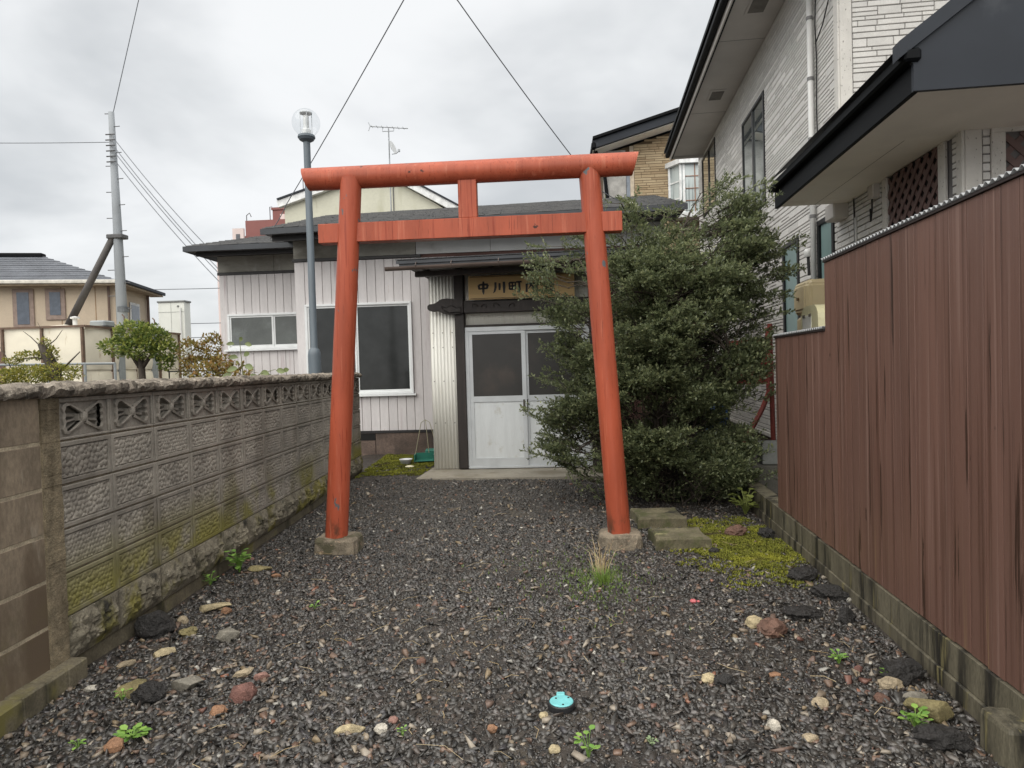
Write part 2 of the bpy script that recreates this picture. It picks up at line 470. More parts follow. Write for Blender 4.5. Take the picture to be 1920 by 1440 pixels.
# ================================================================== BLOCK WALL (left)
m_blk = M('weathered_block', srgb(142, 136, 127), rough=.85, var=.22, scale=5, fine=.14, bump=.35, bscale=260, rnd=.10, bdist=.003,
          layers=[(srgb(112, 105, 96), 2.2, (1, 1, .6), .5, .75), (srgb(156, 150, 141), 14, (1, 1, .5), .6, .78),
                  (srgb(124, 119, 62), 1.9, (1, 1, 1), .38, .56, .66, .30), (srgb(104, 99, 68), 4.0, (1, 1, .4), .5, .7, .8, .4)])
m_base = M('mossy_rock_face', srgb(112, 106, 92), rough=.9, var=.35, scale=9, fine=.3, bump=.6, bscale=120, rnd=.12, bdist=.006,
           layers=[(srgb(112, 106, 52), 3.5, (1, 1, 1), .5, .66), (srgb(46, 44, 38), 7, (1, 1, 1), .54, .68), (srgb(150, 144, 130), 30, (1, 1, 1), .62, .72)])
m_cap = M('lichened_cap', srgb(118, 110, 100), rough=.95, var=.35, scale=16, fine=.35, bump=.7, bscale=110, rnd=.08, bdist=.008,
          layers=[(srgb(70, 64, 57), 9, (1, 1, 1), .52, .66), (srgb(176, 168, 155), 22, (1, 1, 1), .58, .7)])
m_plain = M('stained_plain_block', srgb(132, 119, 102), rough=.8, var=.25, scale=4, stretch=(1, 1, .5), fine=.18, bump=.3, bscale=200, rnd=.07, bdist=.003,
            layers=[(srgb(100, 86, 70), 2.4, (1, 1, .35), .47, .66), (srgb(172, 162, 146), 9, (1, 1, .22), .6, .74), (srgb(112, 106, 66), 2.0, (1, 1, 1), .5, .66, .5, .15)])
m_mort = M('pale_mortar', srgb(168, 156, 134), rough=.9, var=.25, scale=12, fine=.25, bump=.5, bscale=120, bdist=.005)
m_foot = M('green_stained_footing', srgb(108, 101, 84), rough=.75, var=.3, scale=6, fine=.25, bump=.4, bscale=90, bdist=.005,
           layers=[(srgb(60, 57, 42), 4, (1, 1, .5), .5, .66), (srgb(112, 106, 62), 3, (1, 1, 1), .55, .7)])
wall = thing('block_wall', 'grey decorative concrete block wall with bow-tie vent blocks under a rough cap', 'wall', (-2.09, 0, 0), math.atan2(1, -0.0534))

def relief_block(seed, L=.392, H=.192, T=.12):
    """framed block with a hammered, scalloped panel; front faces -Y"""
    rs = random.Random(seed); b = MB()
    fx, fz = .026, .024
    pts = []
    cs = (.027, .031, .025, .034, .028)[seed % 5]; jt = (.20, .30, .12, .34, .22)[seed % 5] * cs
    for i in range(-1, int(L / cs) + 2):
        for j in range(-1, int(H / cs * 1.2) + 2):
            pts.append((i * cs + (cs * .5 if j % 2 else 0) + rs.uniform(-jt, jt), j * cs * .84 + rs.uniform(-jt, jt), rs.uniform(-.0015, .0015), rs.uniform(-.10, .10), rs.uniform(-.22, .02)))
    P = np.array(pts)
    nxg, nzg = 64, 32
    gxs = np.linspace(fx, L - fx, nxg + 1); gzs = np.linspace(fz, H - fz, nzg + 1)
    idx = {}
    vs = []
    for i, xx in enumerate(gxs):
        for j, zz in enumerate(gzs):
            d2 = (P[:, 0] - xx) ** 2 + (P[:, 1] - zz) ** 2
            q = d2.argmin()
            e = min(i, nxg - i, j, nzg - j)
            y_ = .0045 + P[q, 2] + P[q, 3] * (xx - P[q, 0]) * .7 + P[q, 4] * (zz - P[q, 1]) + min(.006, 24.0 * d2[q]) - .003
            if e == 0: y_ = .011
            idx[i, j] = len(vs); vs.append((xx, y_, zz))
    fs = [(idx[i, j], idx[i + 1, j], idx[i + 1, j + 1], idx[i, j + 1]) for i in range(nxg) for j in range(nzg)]
    b.add(vs, fs)
    # frame: outer edge chamfer, flat border, drop to the panel
    def ring(d, y_): return [(d, y_, d), (L - d, y_, d), (L - d, y_, H - d), (d, y_, H - d)]
    rings = [ring(0, T), ring(0, .004), ring(.004, 0), [(fx - .004, 0, fz - .004), (L - fx + .004, 0, fz - .004), (L - fx + .004, 0, H - fz + .004), (fx - .004, 0, H - fz + .004)],
             [(fx, .011, fz), (L - fx, .011, fz), (L - fx, .011, H - fz), (fx, .011, H - fz)]]
    k = len(b.v)
    for r_ in rings: b.v.extend(r_)
    for a in range(len(rings) - 1):
        for i in range(4):
            j = (i + 1) % 4; b.f.append((k + a * 4 + i, k + a * 4 + j, k + a * 4 + 4 + j, k + a * 4 + 4 + i))
    b.f.append((k, k + 3, k + 2, k + 1))
    return b.mesh('relief_block', fix=False)
RELIEF = [relief_block(s) for s in range(5)]
def bow_block(L=.392, H=.192, T=.10):
    bm = bmesh.new()
    cx, cz = L / 2, H / 2
    def wing(s, k=1.0, o=0.0):
        base = [(.018, .020), (.100, .060), (.128, .056), (.140, .034), (.132, .016), (.139, 0), (.132, -.016), (.140, -.034), (.128, -.056), (.100, -.060), (.018, -.020)]
        p = []
        for (a, c_) in base:
            aa = a + (o if a > .05 else -o * .6); cc = c_ + o * (1 if c_ > 0 else -1 if c_ < 0 else 0)
            p.append((cx + s * aa, cz + cc))
        return p if s > 0 else p[::-1]
    outs = [[(0, 0), (L, 0), (L, H), (0, H)], wing(1), wing(-1)]
    def loop(p, y_): return [bm.verts.new((a, y_, c_)) for a, c_ in p]
    fr = [loop(p, .012) for p in outs]; bk = [loop(p, T) for p in outs]
    for set_ in (fr, bk):
        ed = []
        for lp in set_:
            for i in range(len(lp)): ed.append(bm.edges.new((lp[i], lp[(i + 1) % len(lp)])))
        bmesh.ops.triangle_fill(bm, edges=ed, use_beauty=True)
    for a, c_ in zip(fr, bk):
        for i in range(len(a)):
            j = (i + 1) % len(a); bm.faces.new((a[i], a[j], c_[j], c_[i]))
    me = bpy.data.meshes.new('bow_block')
    bmesh.ops.recalc_face_normals(bm, faces=bm.faces)
    bm.to_mesh(me); bm.free()
    b = MB(); b.v = [tuple(v.co) for v in me.vertices]; b.f = [tuple(p.vertices) for p in me.polygons]
    bpy.data.meshes.remove(me)
    # raised outer frame, raised rim round the bow tie, knot, fan ribs inside the wings
    for (x0, x1, z0, z1) in ((0, L, 0, .012), (0, L, H - .022, H), (0, .012, .012, H - .022), (L - .012, L, .012, H - .022)):
        b.box(x0, x1, 0, .0125, z0, z1, .003)
    for s in (1, -1):
        p1 = wing(s); p2 = wing(s, 1, .013)
        k = len(b.v); n = len(p1)
        for p, y_ in ((p2, .012), (p2, .001), (p1, -.002), (p1, .03)):
            b.v.extend([(a, y_, c_) for a, c_ in p])
        for q in range(3):
            for i in range(n):
                j = (i + 1) % n; b.f.append((k + q * n + i, k + q * n + j, k + q * n + n + j, k + q * n + n + i))
        for zz in (-.024, .02):
            b.add([(cx + s * .02, .03, cz + zz * .3 - .004), (cx + s * .14, .03, cz + zz - .006), (cx + s * .14, .03, cz + zz + .006), (cx + s * .02, .03, cz + zz * .3 + .004),
                   (cx + s * .02, T, cz + zz * .3 - .004), (cx + s * .14, T, cz + zz - .016), (cx + s * .14, T, cz + zz + .004), (cx + s * .02, T, cz + zz * .3 + .004)],
                  [(0, 1, 2, 3), (4, 7, 6, 5), (0, 4, 5, 1), (3, 2, 6, 7), (1, 5, 6, 2), (0, 3, 7, 4)])
    kn = [(0.001, -.026), (.012, -.022), (.019, -.010), (.021, 0), (.019, .010), (.012, .022), (.001, .026)]
    k = len(b.v)
    for (r_, h) in kn:
        for j in range(10):
            a = 2 * math.pi * j / 10
            b.v.append((cx + r_ * math.cos(a), .006 + r_ * .75 * math.sin(a), cz + h))
    for i in range(len(kn) - 1):
        for j in range(10): b.f.append((k + i * 10 + j, k + i * 10 + (j + 1) % 10, k + i * 10 + 10 + (j + 1) % 10, k + i * 10 + 10 + j))
    b.box(cx - .03, cx + .03, .012, T, cz - .016, cz + .016)
    return b.mesh('bow_tie_block')
BOW = bow_block()
def rock_block(seed, L, H, T, amp, nxg=22, nzg=12, f=22):
    b = MB(); vs = []; fs = []
    for i in range(nxg + 1):
        for j in range(nzg + 1):
            u, v = i / nxg, j / nzg; e = min(u, 1 - u) * 6; e2 = min(v, 1 - v) * 3.2
            m_ = max(0, min(1, min(e, e2)))
            x_, z_ = u * L, v * H
            d = amp * m_ * (.75 + .8 * nz(x_ * f, z_ * f, seed * 7.3) + .45 * nz(x_ * f * 2.7, z_ * f * 2.7, seed * 3.1 + 5))
            vs.append((x_, -d, z_))
    for i in range(nxg):
        for j in range(nzg):
            a = i * (nzg + 1) + j; fs.append((a, a + nzg + 1, a + nzg + 2, a + 1))
    b.add(vs, fs)
    k = len(b.v); b.v.extend([(0, 0, 0), (L, 0, 0), (L, 0, H), (0, 0, H), (0, T, 0), (L, T, 0), (L, T, H), (0, T, H)])
    for q in ((0, 4, 5, 1), (3, 2, 6, 7), (0, 3, 7, 4), (1, 5, 6, 2), (4, 7, 6, 5)): b.f.append(tuple(k + i for i in q))
    return b.mesh('rock_block', smooth=False, fix=False)
ROCKS = [rock_block(s, .394, .196, .12, .032, 30, 16, 26) for s in range(4)]
def cap_piece(seed, L):
    b = MB(); prof = [(-.005, 0), (-.022, .006), (-.030, .025), (-.024, .045), (.0, .058), (.03, .062), (.07, .062), (.1, .06), (.135, .05), (.142, .02), (.13, 0)]
    nxg = 30; vs = []; fs = []; n = len(prof)
    for i in range(nxg + 1):
        x_ = L * i / nxg
        for j, (y_, z_) in enumerate(prof):
            f = 0 if j in (0, n - 1) else 1
            d = f * (.012 * nz(x_ * 9, z_ * 30 + y_ * 14, seed) + .011 * nz(x_ * 30, y_ * 34, z_ * 34 + seed) + .009 * nz(x_ * 70, y_ * 60, seed + 9))
            lump = f * .008 * abs(math.sin(x_ * math.pi / .135 + seed)) 
            e = min(1, min(i, nxg - i) / 1.5)
            vs.append((x_, y_ - (d + lump) * e * (1 if j < 5 else .3), z_ + (d * .9 + lump * .5) * e * (0 if j == 0 else 1)))
    for i in range(nxg):
        for j in range(n - 1):
            a = i * n + j; fs.append((a, a + n, a + n + 1, a + 1))
        fs.append((i * n + n - 1, i * n + n + n - 1, i * n + n, i * n))
    b.add(vs, fs); b.f.append(tuple(range(n))); b.f.append(tuple(range(nxg * n, nxg * n + n))[::-1])
    return b.mesh('cap_stone', smooth=False)
CAPS = [cap_piece(s * 3.7, .398) for s in range(5)]
NC = 14
for i in range(NC):
    s0 = 2.848 if i == 0 else 3.244 + .4 * (i - 1)
    put('vent_block', BOW, m_blk, wall, (s0, 0, 1.078))
    for j in range(4):
        put('relief_block', RELIEF[(i * 3 + j * 2 + (i * j) % 3) % 5], m_blk, wall, (s0, random.uniform(-.0015, .0015), .278 + .2 * j))
    put('rock_block', ROCKS[(i * 3 + 1) % 4], m_base, wall, (s0 - .002, -.004, .078))
for i in range(18):
    o = put('cap_stone', CAPS[(i * 2) % 5], m_cap, wall, (1.44 + .4 * i if i < 4 else 3.045 - .2 + .4 * (i - 4), -.004, 1.273))
# joints behind the faces: one thin recessed mortar core
MB().box(2.846, 3.244 + .4 * 13 - .01, .014, .098, .03, 1.077).build('mortar_core', m_mort, wall)
MB().box(1.3, 8.46, .006, .18, -.15, .075, .004).build('footing', m_foot, wall)
for j in range(6):
    for i in range(4):
        x0 = 2.738 - .4 * (i + 1)
        MB().box(x0 + .004, x0 + .396, -.006, .11, (.086 if j == 0 else .086 + .2 * j), .277 + .2 * j - .004, .003).build('plain_block', m_plain, wall)
MB().box(1.14, 2.738, -.0045, .10, .06, 1.274).build('mortar_core', m_mort, wall)
pl = MB()
for k_ in range(26):
    z0 = .02 + k_ * 1.252 / 26; z1 = z0 + 1.252 / 26
    pl.box(2.735 + .006 * nz(k_ * .7, 1), 2.848 + .006 * nz(k_ * .9, 4), -.014 + .004 * nz(k_ * .5, 7), .12, z0, z1)
pl.build('mortar_pilaster', M('rough_mortar', srgb(134, 122, 100), rough=.92, var=.3, scale=18, fine=.35, bump=.9, bscale=70, bdist=.012,
         layers=[(srgb(92, 82, 64), 5, (1, 1, .4), .5, .66), (srgb(110, 102, 62), 3, (1, 1, .5), .55, .7, .7, .2)]), wall)
lg = MB()
for k_ in range(12):
    x0 = 1.3 + k_ * .13
    lg.box(x0, x0 + .13, -.085 + .008 * nz(k_ * .8, 2), .1, -.15, .098 + .006 * nz(k_ * .6, 9), .006)
lg.build('footing_ledge', m_foot, wall)

# ================================================================== BOARD FENCE (right)
m_brd = M('red_brown_painted_board', srgb(108, 80, 70), rough=.44, var=.10, scale=2.0, stretch=(2, 2, .25), rnd=.07, rvar=.1, bump=.5, bscale=60, bstretch=(7, 7, .10), bdist=.0025,
          layers=[(srgb(84, 58, 48), 5.0, (8, 8, .10), .50, .68), (srgb(130, 104, 94), 6.0, (9, 9, .08), .54, .70),
                  (srgb(60, 40, 31), 2.4, (8, 8, .28), .605, .635, None, None, .28), (srgb(50, 33, 27), 22, (8, 8, .03), .65, .68), (srgb(48, 30, 24), 8, (1.6, 1.6, .6), .70, .72),
                  (srgb(128, 104, 78), 5, (6, 6, .10), .58, .72, .6, .2)])
m_fbase = M('streaked_fence_footing', srgb(98, 93, 78), rough=.6, var=.3, scale=7, stretch=(2, 2, .4), fine=.25, bump=.3, bscale=120, bdist=.004,
            layers=[(srgb(36, 34, 29), 3.0, (3, 3, .35), .46, .62), (srgb(128, 120, 84), 4.5, (4, 4, .3), .6, .72)])
m_cor = M('pale_corrugated_sheet', srgb(150, 152, 154), rough=.35, var=.15, scale=10, metal=.0)
m_crd = M('dark_fence_rail', srgb(40, 32, 30), rough=.6)
fence = thing('board_fence', 'tall red-brown vertical board fence with a stepped top along the yard', 'fence', (1.397, 0, 0), math.atan2(1, .055))
s_ = 1.75; i = 0
while s_ < 5.32:
    wd = random.choice((.075, .105, .12, .15, .19, .14))
    if s_ < 4.19 < s_ + wd + .03: wd = 4.195 - s_
    if s_ + wd > 5.28: wd = 5.335 - s_
    low = s_ > 4.17
    top = 1.515 if low else 1.925
    MB().box(s_ + .0015, s_ + wd - .0015, -.024, random.uniform(-.0008, .0012), .205 + random.uniform(-.004, .004), top, .0015).build('board', m_brd, fence)
    s_ += wd; i += 1
def corrug(s0, s1, z, yy0, yy1, pitch, amp, th=.004):
    b = MB(); n = int((s1 - s0) / pitch * 8); vs = []
    for k_ in range(n + 1):
        s__ = s0 + (s1 - s0) * k_ / n; h = amp * math.cos(2 * math.pi * s__ / pitch)
        vs += [(s__, yy0, z + h), (s__, yy1, z + h), (s__, yy1, z + h + th), (s__, yy0, z + h + th)]
    fs = []
    for k_ in range(n):
        a = k_ * 4
        for q in range(4): fs.append((a + q, a + (q + 1) % 4, a + 4 + (q + 1) % 4, a + 4 + q))
    fs += [(0, 3, 2, 1), (n * 4, n * 4 + 1, n * 4 + 2, n * 4 + 3)]
    return b.add(vs, fs)
corrug(1.75, 4.205, 1.945, .016, -.10, .040, .007, .003).build('corrugated_capping', m_cor, fence, smooth=True)
corrug(4.20, 5.35, 1.535, .016, -.10, .040, .007, .003).build('corrugated_capping', m_cor, fence, smooth=True)
MB().box(1.75, 4.195, -.022, .010, 1.9265, 1.9375).box(4.2, 5.34, -.022, .010, 1.5165, 1.5275).build('top_rail', m_crd, fence)
MB().box(1.75, 5.3, -.10, -.03, .9, .95).box(1.75, 5.3, -.10, -.03, .4, .45).box(5.20, 5.28, -.12, -.031, .2, 1.5).box(4.21, 4.29, -.12, -.031, .2, 1.52).build('back_frame', m_crd, fence)
for k_ in range(13):
    x0 = 1.7 + .4 * k_
    MB().box(x0 + .001, x0 + .399, -.12, .010 + random.uniform(-.001, .001), .068, .2, .002).build('footing_block', m_fbase, fence)
MB().box(1.7, 6.9, -.14, .020, -.15, .066, .004).build('footing_base', m_fbase, fence)

# ================================================================== TORII
m_tor = M('vermilion_weathered_paint', srgb(163, 81, 58), rough=.42, var=.16, scale=3, stretch=(2, 2, .5), rvar=.08, spec=.28, bump=.35, bscale=16, bstretch=(7, 7, .35), bdist=.004,
          layers=[(srgb(182, 106, 82), 5, (5, 5, .3), .54, .74), (srgb(136, 56, 38), 9, (8, 8, .12), .55, .68), (srgb(90, 42, 30), 30, (6, 6, .15), .62, .68), (srgb(70, 40, 32), 9, (1, 1, 1.2), .68, .71)])
m_torp = M('vermilion_pillar_paint', srgb(163, 80, 57), rough=.40, var=.16, scale=3, stretch=(2, 2, .4), rvar=.08, spec=.28, bump=.3, bscale=14, bstretch=(7, 7, .25), bdist=.004,
           layers=[(srgb(184, 108, 84), 6, (6, 6, .25), .58, .74), (srgb(138, 58, 40), 9, (8, 8, .12), .58, .70), (srgb(100, 48, 36), 26, (5, 5, .2), .64, .69), (srgb(94, 98, 100), 7.5, (1, 1, .55), .655, .664, None, None, .7), (srgb(86, 58, 44), 9, (1, 1, .6), .46, .6, .34, .10)])
m_ftg = M('rough_aggregate_footing', srgb(124, 114, 99), rough=.95, var=.35, scale=14, fine=.35, bump=.8, bscale=70, bdist=.01,
          layers=[(srgb(84, 80, 62), 6, (1, 1, 1), .5, .64), (srgb(176, 150, 128), 40, (1, 1, 1), .6, .7), (srgb(110, 112, 60), 5, (1, 1, 1), .62, .72)])
torii = thing('torii_gate', 'vermilion shrine gate with round top beam standing over the gravel path', 'shrine gate', (-.64, 5.0, 0))
TX = -.64
def pillar(x0, x1, y, z0, z1, r0, r1):
    n = 24; b = MB(); vs = []; k_ = 20
    for i in range(k_ + 1):
        t = i / k_; r_ = r0 + (r1 - r0) * t; x_ = x0 + (x1 - x0) * t
        for j in range(n):
            a = 2 * math.pi * (j + .5) / n
            # slightly flattened faces as on a hand-planed post
            q = r_ * (1 - .035 * (1 - abs(math.cos(4 * a))))
            vs.append((x_ + q * math.cos(a) + .0015 * nz(i * .4, j * .5), y + q * math.sin(a), z0 + (z1 - z0) * t))
    fs = [(i * n + j, i * n + (j + 1) % n, (i + 1) * n + (j + 1) % n, (i + 1) * n + j) for i in range(k_) for j in range(n)]
    b.add(vs, fs); b.f.append(tuple(range(n))[::-1]); b.f.append(tuple(range(k_ * n, k_ * n + n)))
    return b
smooth_by_angle(pillar(-1.718 - TX, -1.508 - TX, -.02, .098, 2.80, .086, .081).build('pillar', m_torp, torii), 60)
smooth_by_angle(pillar(.427 - TX, .272 - TX, 0, .098, 2.80, .085, .079).build('pillar', m_torp, torii), 60)
b = MB(); n = 28; rr = .084; zc_ = 2.815; vs = []
for (xb, s) in ((-1.862 - TX, -1), (.610 - TX, 1)):
    for j in range(n):
        a = 2 * math.pi * j / n
        vs.append((xb + s * .024 * math.sin(a) * 1.0, rr * math.cos(a), zc_ + rr * math.sin(a)))
mid = []
b.add(vs, [(j, (j + 1) % n, n + (j + 1) % n, n + j) for j in range(n)] + [tuple(range(n))[::-1], tuple(range(n, 2 * n))])
smooth_by_angle(b.build('top_beam', m_tor, torii), 50)
MB().box(-1.767 - TX, .501 - TX, -.052, .052, 2.322, 2.466, .004).build('tie_beam', m_tor, torii)
MB().box(-.70 - TX, -.562 - TX, -.046, .046, 2.4665, 2.75, .004).build('centre_strut', m_tor, torii)
def rough_block(x, y, w_, d_, h_, seed, taper=.9, n=10, z0=-.06, amp=.012):
    b = MB(); vs = []; fs = []; lev = [(1.06, z0), (1.03, z0 + (h_ - z0) * .45), (1.0, h_ - .015), (.93, h_), (.5, h_ + .003), (.02, h_ + .003)]
    m = n * 4
    for li, (sc, z) in enumerate(lev):
        for j in range(m):
            sd_, t = divmod(j, n); t = t / n * 2 - 1
            px, py = [(t, -1), (1, t), (-t, 1), (-1, -t)][sd_]
            q = (px * px * px * px + py * py * py * py) ** .25
            px /= q ** .5 ; py /= q ** .5
            k_ = sc + amp * 8 * nz(px * 3, py * 3 + z * 12, seed)
            vs.append((x + px * w_ / 2 * k_, y + py * d_ / 2 * k_, z + amp * .6 * nz(px * 5 * sc, py * 5 * sc, seed + 3) * (li > 1)))
    for li in range(len(lev) - 1):
        for j in range(m): fs.append((li * m + j, li * m + (j + 1) % m, (li + 1) * m + (j + 1) % m, (li + 1) * m + j))
    b.add(vs, fs); b.f.append(tuple(range((len(lev) - 1) * m, len(lev) * m)))
    return b
rough_block(-1.70 - TX, -.02, .32, .27, .10, 3).build('footing_stone', m_ftg, torii)
rough_block(.43 - TX, 0.0, .31, .27, .10, 8).build('footing_stone', m_ftg, torii)

# ================================================================== SHRINE HALL
hall = thing('meeting_hall', 'low pale pink boarded hall with slate roof and sliding door porch', 'building', (0, 10, 0))
HY = 10.0
m_pink = M('pink_white_board', srgb(204, 200, 200), rough=.6, var=.07, scale=2.5, stretch=(2, 2, .4), rnd=.045, fine=.04, bump=.12, bscale=30, bstretch=(5, 5, .3), bdist=.003,
           layers=[(srgb(178, 166, 168), 4, (3, 3, .15), .56, .72), (srgb(160, 120, 96), 9, (4, 4, .4), .70, .76)])
m_gap = M('rusty_joint', srgb(92, 66, 60), rough=.8)
m_gray = M('stained_grey_board', srgb(150, 148, 140), rough=.8, var=.2, scale=1.2, stretch=(1, 1, 2), fine=.08,
           layers=[(srgb(92, 88, 78), 1.0, (.7, 1, 2.2), .48, .7), (srgb(176, 174, 170), 3, (1, 1, .4), .55, .72)])
m_blkw = M('black_old_timber', srgb(44, 38, 36), rough=.6, var=.3, scale=7, stretch=(3, 3, .4), bump=.3, bscale=20, bstretch=(6, 6, .5), bdist=.004, fine=.2)
m_band = M('black_painted_trim', srgb(34, 32, 33), rough=.5, var=.2, scale=5)
m_eav = M('dark_metal_eave', srgb(48, 52, 58), rough=.42, var=.2, scale=4, metal=.0)
m_alu = M('white_aluminium_frame', srgb(222, 225, 226), rough=.38, var=.05, scale=5)
m_alu2 = M('silver_aluminium_frame', srgb(196, 200, 203), rough=.35, var=.07, scale=6, metal=.25)
m_pane = M('wired_dark_glass', (.03, .032, .032), rough=.12, var=.2, scale=3, spec=.5,
           layers=[])
m_pane2 = M('patterned_frosted_glass', (.07, .08, .078), rough=.30, var=.25, scale=1.6, spec=.6, wave=(90, (1, 1, 1), 'DIAGONAL', 1.0), bdist=.002,
            layers=[((.15, .17, .165), 1.1, (1, 1, 1), .5, .7)])
m_pane3 = M('dark_door_glass', (.030, .028, .026), rough=.28, var=.2, scale=2, spec=.6, wave=(60, (1, 0, 0), 'X', .0), bdist=.0006,
            layers=[((.07, .055, .045), 1.3, (1, 1, 1), .5, .75)])
m_dpan = M('brushed_door_panel', srgb(206, 210, 212), rough=.42, var=.05, scale=3, stretch=(4, 1, .4), bump=.06, bscale=140, bdist=.002, fine=.03,
           layers=[(srgb(186, 186, 180), 6, (1, 1, 1), .58, .75)])
m_cwh = M('cream_corrugated_sheet', srgb(238, 237, 230), rough=.5, var=.07, scale=3, stretch=(1, 1, .3), layers=[(srgb(196, 186, 164), 7, (5, 5, .2), .64, .76)])
m_found = M('old_foundation', srgb(96, 82, 74), rough=.9, var=.3, scale=3, fine=.2, bump=.4, bscale=60, bdist=.006,
            layers=[(srgb(60, 54, 50), 2, (1, 1, .4), .48, .66), (srgb(90, 96, 66), 3, (1, 1, 1), .56, .7, .25, .0)])
m_slate = M('wet_dark_slate', (.03, .032, .036), rough=.30, var=.3, scale=6, island=[(0, (.016, .017, .02)), (.5, (.026, .028, .032)), (1, (.045, .045, .045))], rvar=.2, spec=.45)
def siding(x0, x1, z0, z1, y, pitch, holes, parent, back=True):
    """boards each its own part, split round rectangular openings (hx0,hx1,hz0,hz1)"""
    x = x0
    while x < x1 - .01:
        xe = min(x + pitch, x1)
        if x1 - xe < .03: xe = x1
        segs = [(z0, z1)]
        for (a, b_, c_, d_) in holes:
            if xe > a + .004 and x < b_ - .004:
                if x < a - .004 or xe > b_ + .004:      # straddles the edge: cut narrower board
                    pass
                segs = [(p, min(q, c_)) for p, q in segs if p < c_] + [(max(p, d_), q) for p, q in segs if q > d_]
        for p, q in segs:
            if q - p > .02:
                MB().box(x + .003, xe - .003, y - .014 + random.uniform(-.001, .001), y - .002, p, q, .003).build('siding_board', m_pink, parent)
        x = xe
MX0, MX1 = -3.95, 1.60
# body (behind the boards), also closes the building
MB().box(MX0 + .01, MX1, 0, 4.6, .40, 3.40).build('wall_core', m_gap, hall)
MB().box(-5.59, MX0 + .01, .9, 4.5, .40, 3.36).build('wall_core', m_gap, hall)
# main wall boards: window hole -3.80..-2.17 x 0.99..2.38, columns aligned with the opening
def cut_siding(x0, x1, z0, z1, y, pitch, hole, parent):
    a, b_, c_, d_ = hole
    if a - x0 > .03: siding(x0, a, z0, z1, y, pitch, [], parent)
    siding(a, b_, z0, c_, y, pitch, [], parent); siding(a, b_, d_, z1, y, pitch, [], parent)
    if x1 - b_ > .03: siding(b_, x1, z0, z1, y, pitch, [], parent)
cut_siding(MX0, -1.50, .445, 3.035, 0, .137, (-3.80, -2.165, 1.0, 2.385), hall)
cut_siding(-5.59, MX0, .445, 3.02, .9, .137, (-5.47, -3.97, 1.775, 2.365), hall)
for x0 in (-5.59,):
    MB().box(x0 - .012, x0 + .10, .884, .8855, .445, 3.02).build('corner_board', m_pink, hall)
MB().box(MX0 - .004, MX0 + .0, -.004, .9, .445, 3.035).build('return_board', m_pink, hall)
# bands, grey frieze boards
MB().box(MX0 - .03, -2.0, -.035, -.001, 3.04, 3.085, .004).build('black_band', m_band, hall)
MB().box(-5.63, MX0 - .005, .87, .899, 3.022, 3.067, .004).build('black_band', m_band, hall)
for (x0, x1) in ((-3.96, -3.12), (-3.115, -2.08), (-2.07, -.95), (-.945, .12), (.125, 1.62)):
    MB().box(x0, x1, -.016 if x0 < -2.08 else -.022, -.001, 3.087, 3.42, .003).build('frieze_board', m_gray if x0 < -2.08 else M('pale_frieze', srgb(196, 197, 196), rough=.7, var=.08, scale=2, layers=[(srgb(150, 148, 142), 1.3, (1, 1, 1.5), .55, .75)]), hall)
for (x0, x1) in ((-5.62, -4.66), (-4.655, -3.97)):
    MB().box(x0, x1, .884, .899, 3.068, 3.37, .003).build('frieze_board', m_gray, hall)
MB().box(MX0 - .012, 1.62, -.03, .0, .405, .443, .004).build('sill_board', m_band, hall)
MB().box(MX0, -2.79, -.02, .3, -.1, .404).box(-2.78 + .25 - .25, 1.6, -.02, .3, -.1, .404).build('foundation', m_found, hall)
MB().box(-3.03, -2.785, -.024, -.0205, .30, .40).build('foundation_vent', M('painted_vent_dark', (.006, .006, .006), rough=.9), hall)  # flat plate on the face; the dark inside the vent is painted near-black
# windows
def window(parent, x0, x1, z0, z1, y, mull, pane_mat, name='window', fw=.035, sill=True, frame_mat=None):
    fm = frame_mat or m_alu
    w_ = bpy.data.objects.new(name, None); COL.objects.link(w_); w_.parent = parent
    fr = MB()
    fr.box(x0, x1, y - .05, y + .02, z1 - fw, z1, .004).box(x0, x1, y - .05, y + .02, z0, z0 + fw, .004)
    fr.box(x0, x0 + fw, y - .048, y + .02, z0 + fw, z1 - fw).box(x1 - fw, x1, y - .048, y + .02, z0 + fw, z1 - fw)
    fr.build('frame', fm, w_)
    ed = [x0 + fw] + [m_ for m_ in mull] + [x1 - fw]
    for i in range(len(ed) - 1):
        a, b_ = ed[i], ed[i + 1]; yy = y - .020 + .014 * (i % 2); st = .026
        MB().box(a, a + st, yy - .012, yy + .01, z0 + fw, z1 - fw).box(b_ - st, b_, yy - .012, yy + .01, z0 + fw, z1 - fw).box(a + st, b_ - st, yy - .012, yy + .01, z0 + fw, z0 + fw + st * 1.3).box(a + st, b_ - st, yy - .012, yy + .01, z1 - fw - st, z1 - fw).build('sash', fm, w_)
        MB().box(a + st, b_ - st, yy - .002, yy + .002, z0 + fw + st * 1.3, z1 - fw - st).build('pane', pane_mat, w_)
    if sill:
        MB().box(x0 - .06, x1 + .04, y - .075, y + .0, z0 - .03, z0 - .002, .004).build('window_sill', fm, w_)
    return w_
window(hall, -3.80, -2.165, 1.0, 2.385, -.015, [-3.02], m_pane)
window(hall, -5.47, -3.97, 1.775, 2.365, .885, [-4.69], m_pane2)
